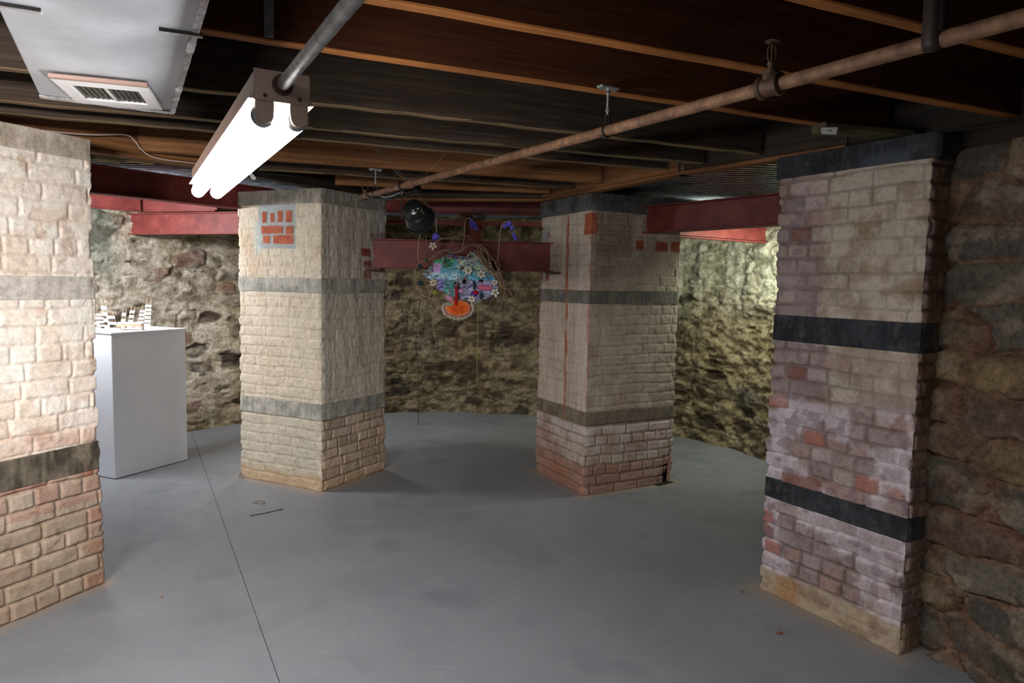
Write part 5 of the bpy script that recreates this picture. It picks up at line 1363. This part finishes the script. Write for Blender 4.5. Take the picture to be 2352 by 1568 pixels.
    for pts, r, z in vines:
        b = MB(); b.tube([A(x, y, z + rnd.uniform(-.006, .006)) for x, y in pts], r * 1.15 + .0008, 6, 5, r * .7 + .0006); b.build('vine', M_vine, root, smooth=True)
    # bluebells on thin stems
    def bell(x, y, r=22, a=0):
        m = MB(); ax = Vector((math.sin(a), -.2, -math.cos(a))).normalized(); s = 1.25 * r / K * AY / FPX
        m.lathe(A(x, y, .012), ax, [(-s * 1.1, s * .25), (-s * .6, s * .7), (s * .4, s * .75), (s * 1.2, s * 1.15), (s * 1.1, s * .9)], 7)
        m.build('bluebell', M_blue, root)
    for st_, bells in ((([(720, 505), (750, 430), (765, 330), (765, 220), (780, 140), (810, 110), (845, 112), (880, 145), (905, 190)]), [(845, 140, 0), (855, 195, .1), (882, 165, .3), (905, 225, .5)]),
                       (([(1160, 620), (1175, 520), (1190, 330), (1210, 210), (1245, 160), (1300, 150), (1350, 190), (1370, 260), (1375, 310)]), [(1250, 195, -.4), (1290, 180, .0), (1335, 225, .3), (1360, 310, .2), (1380, 345, .3), (1310, 165, .5)]),
                       (([(360, 25), (405, 60), (425, 130), (430, 220), (432, 290)]), [(405, 315, -.3), (425, 335, 0), (400, 345, .3), (440, 320, .8)]),
                       (([(240, 295), (215, 400), (208, 520), (215, 640)]), [])):
        MB().tube([A(x, y, .0) for x, y in st_], .0022, 5, 5).build('flower_stem', M_stem, root, smooth=True)
        for x, y, a in bells: bell(x, y, 20, a)
    # cords hanging down
    cords = [([(232, 1080), (215, 1280), (190, 1450), (185, 1650), (200, 1800), (215, 1950), (218, 2300), (216, 2590)], .0018, M_darkstring), ([(380, 1250), (400, 1480), (420, 1560), (430, 1640), (400, 1730), (350, 1750), (290, 1700), (260, 1620)], .0011, M_stem),
             ([(945, 1030), (930, 1200), (925, 1500), (920, 1800), (918, 2080)], .0018, M_lime), ([(1235, 1110), (1240, 1300), (1225, 1500), (1218, 1640), (1222, 1720)], .0020, M_darkstring), ([(1205, 1100), (1215, 1350), (1205, 1600), (1215, 1690)], .0013, M_dgreen), ([(160, 1000), (60, 1130), (45, 1220), (90, 1280), (150, 1260)], .0010, M_stem), ([(640, 760), (700, 720), (740, 690)], .002, M_dgreen), ([(500, 720), (520, 800), (600, 770), (680, 760)], .0018, M_dgreen), ([(885, 960), (890, 860), (885, 760)], .0022, M_dgreen)]
    for pts, r, m in cords: MB().tube([A(x, y, .012) for x, y in pts], r * 1.25, 5, 5).build('hanging_cord', m, root, smooth=True)
    # thin lines up to the deck
    for x0, y0, x1, y1 in ((740, 310, 690, -130), (1020, 110, 1060, -110), (1170, 130, 1120, -140)):
        MB().tube([A(x0, y0, 0), A(x1, y1, 0)], .0007, 4).build('hanging_line', M_darkstring, root)
artwork()

# ------------------------------------------------------------------ small things on the floor
def leafbit(u, v, lab, s=.018):
    p = atz(u, v, 0); m = MB(); rnd = random.Random(int(u)); out = []
    for i in range(9):
        a = 2 * PI * i / 9; out.append((p.x + s * rnd.uniform(.6, 1) * math.cos(a), p.y + s * .6 * rnd.uniform(.6, 1) * math.sin(a), .003 + .006 * rnd.random()))
    vs = out + [(x, y, .001) for x, y, z in out]; fs = [tuple(range(9)), tuple(range(9, 18))[::-1]] + [(i, (i + 1) % 9, 9 + (i + 1) % 9, 9 + i)[::-1] for i in range(9)]
    m.add(vs, fs); tag(m.build('dry_leaf', M_leaf), lab, 'leaf scrap')
leafbit(1790, 1455, 'brown leaf scrap on the floor in front of the near right pier')
leafbit(1706, 1360, 'small reddish scrap on the floor at the left foot of the near right pier', .012)
leafbit(372, 1373, 'tiny brown crumb on the floor between the plinth and the picture bottom', .007)
wire([atz(580, 1155, .003), atz(595, 1150, .003), atz(608, 1152, .003), atz(600, 1157, .003), atz(584, 1153, .003)], .002, M_wire, 'thin wire loop lying on the floor before the pier with the brick patch', 'wire', 'wire_loop')
wire([atz(574, 1184, .003), atz(612, 1177, .003), atz(650, 1168, .003)], .0025, M_darkstring, 'thin dark stick lying on the floor before the pier with the brick patch', 'stick', 'dry_stick', 3)
wire([atz(548, 1095, .002), atz(556, 1082, .03), atz(552, 1090, .02), atz(558, 1098, .004)], .002, M_darkstring, 'bent black wire at the left foot of the pier with the brick patch', 'wire', 'wire_loop')
# flat black patch painted as the shade of a pit at the streaked pier
tag(MB().add([tuple(atz(1508, 1096, .0015)), tuple(atz(1549, 1107, .0015)), tuple(atz(1512, 1116, .0015)), tuple(atz(1490, 1108, .0015))], [(0, 3, 2, 1)]).build('floor_gap', M_dark), 'black patch for the dark of an open floor corner, right foot of the streaked pier', 'floor gap')
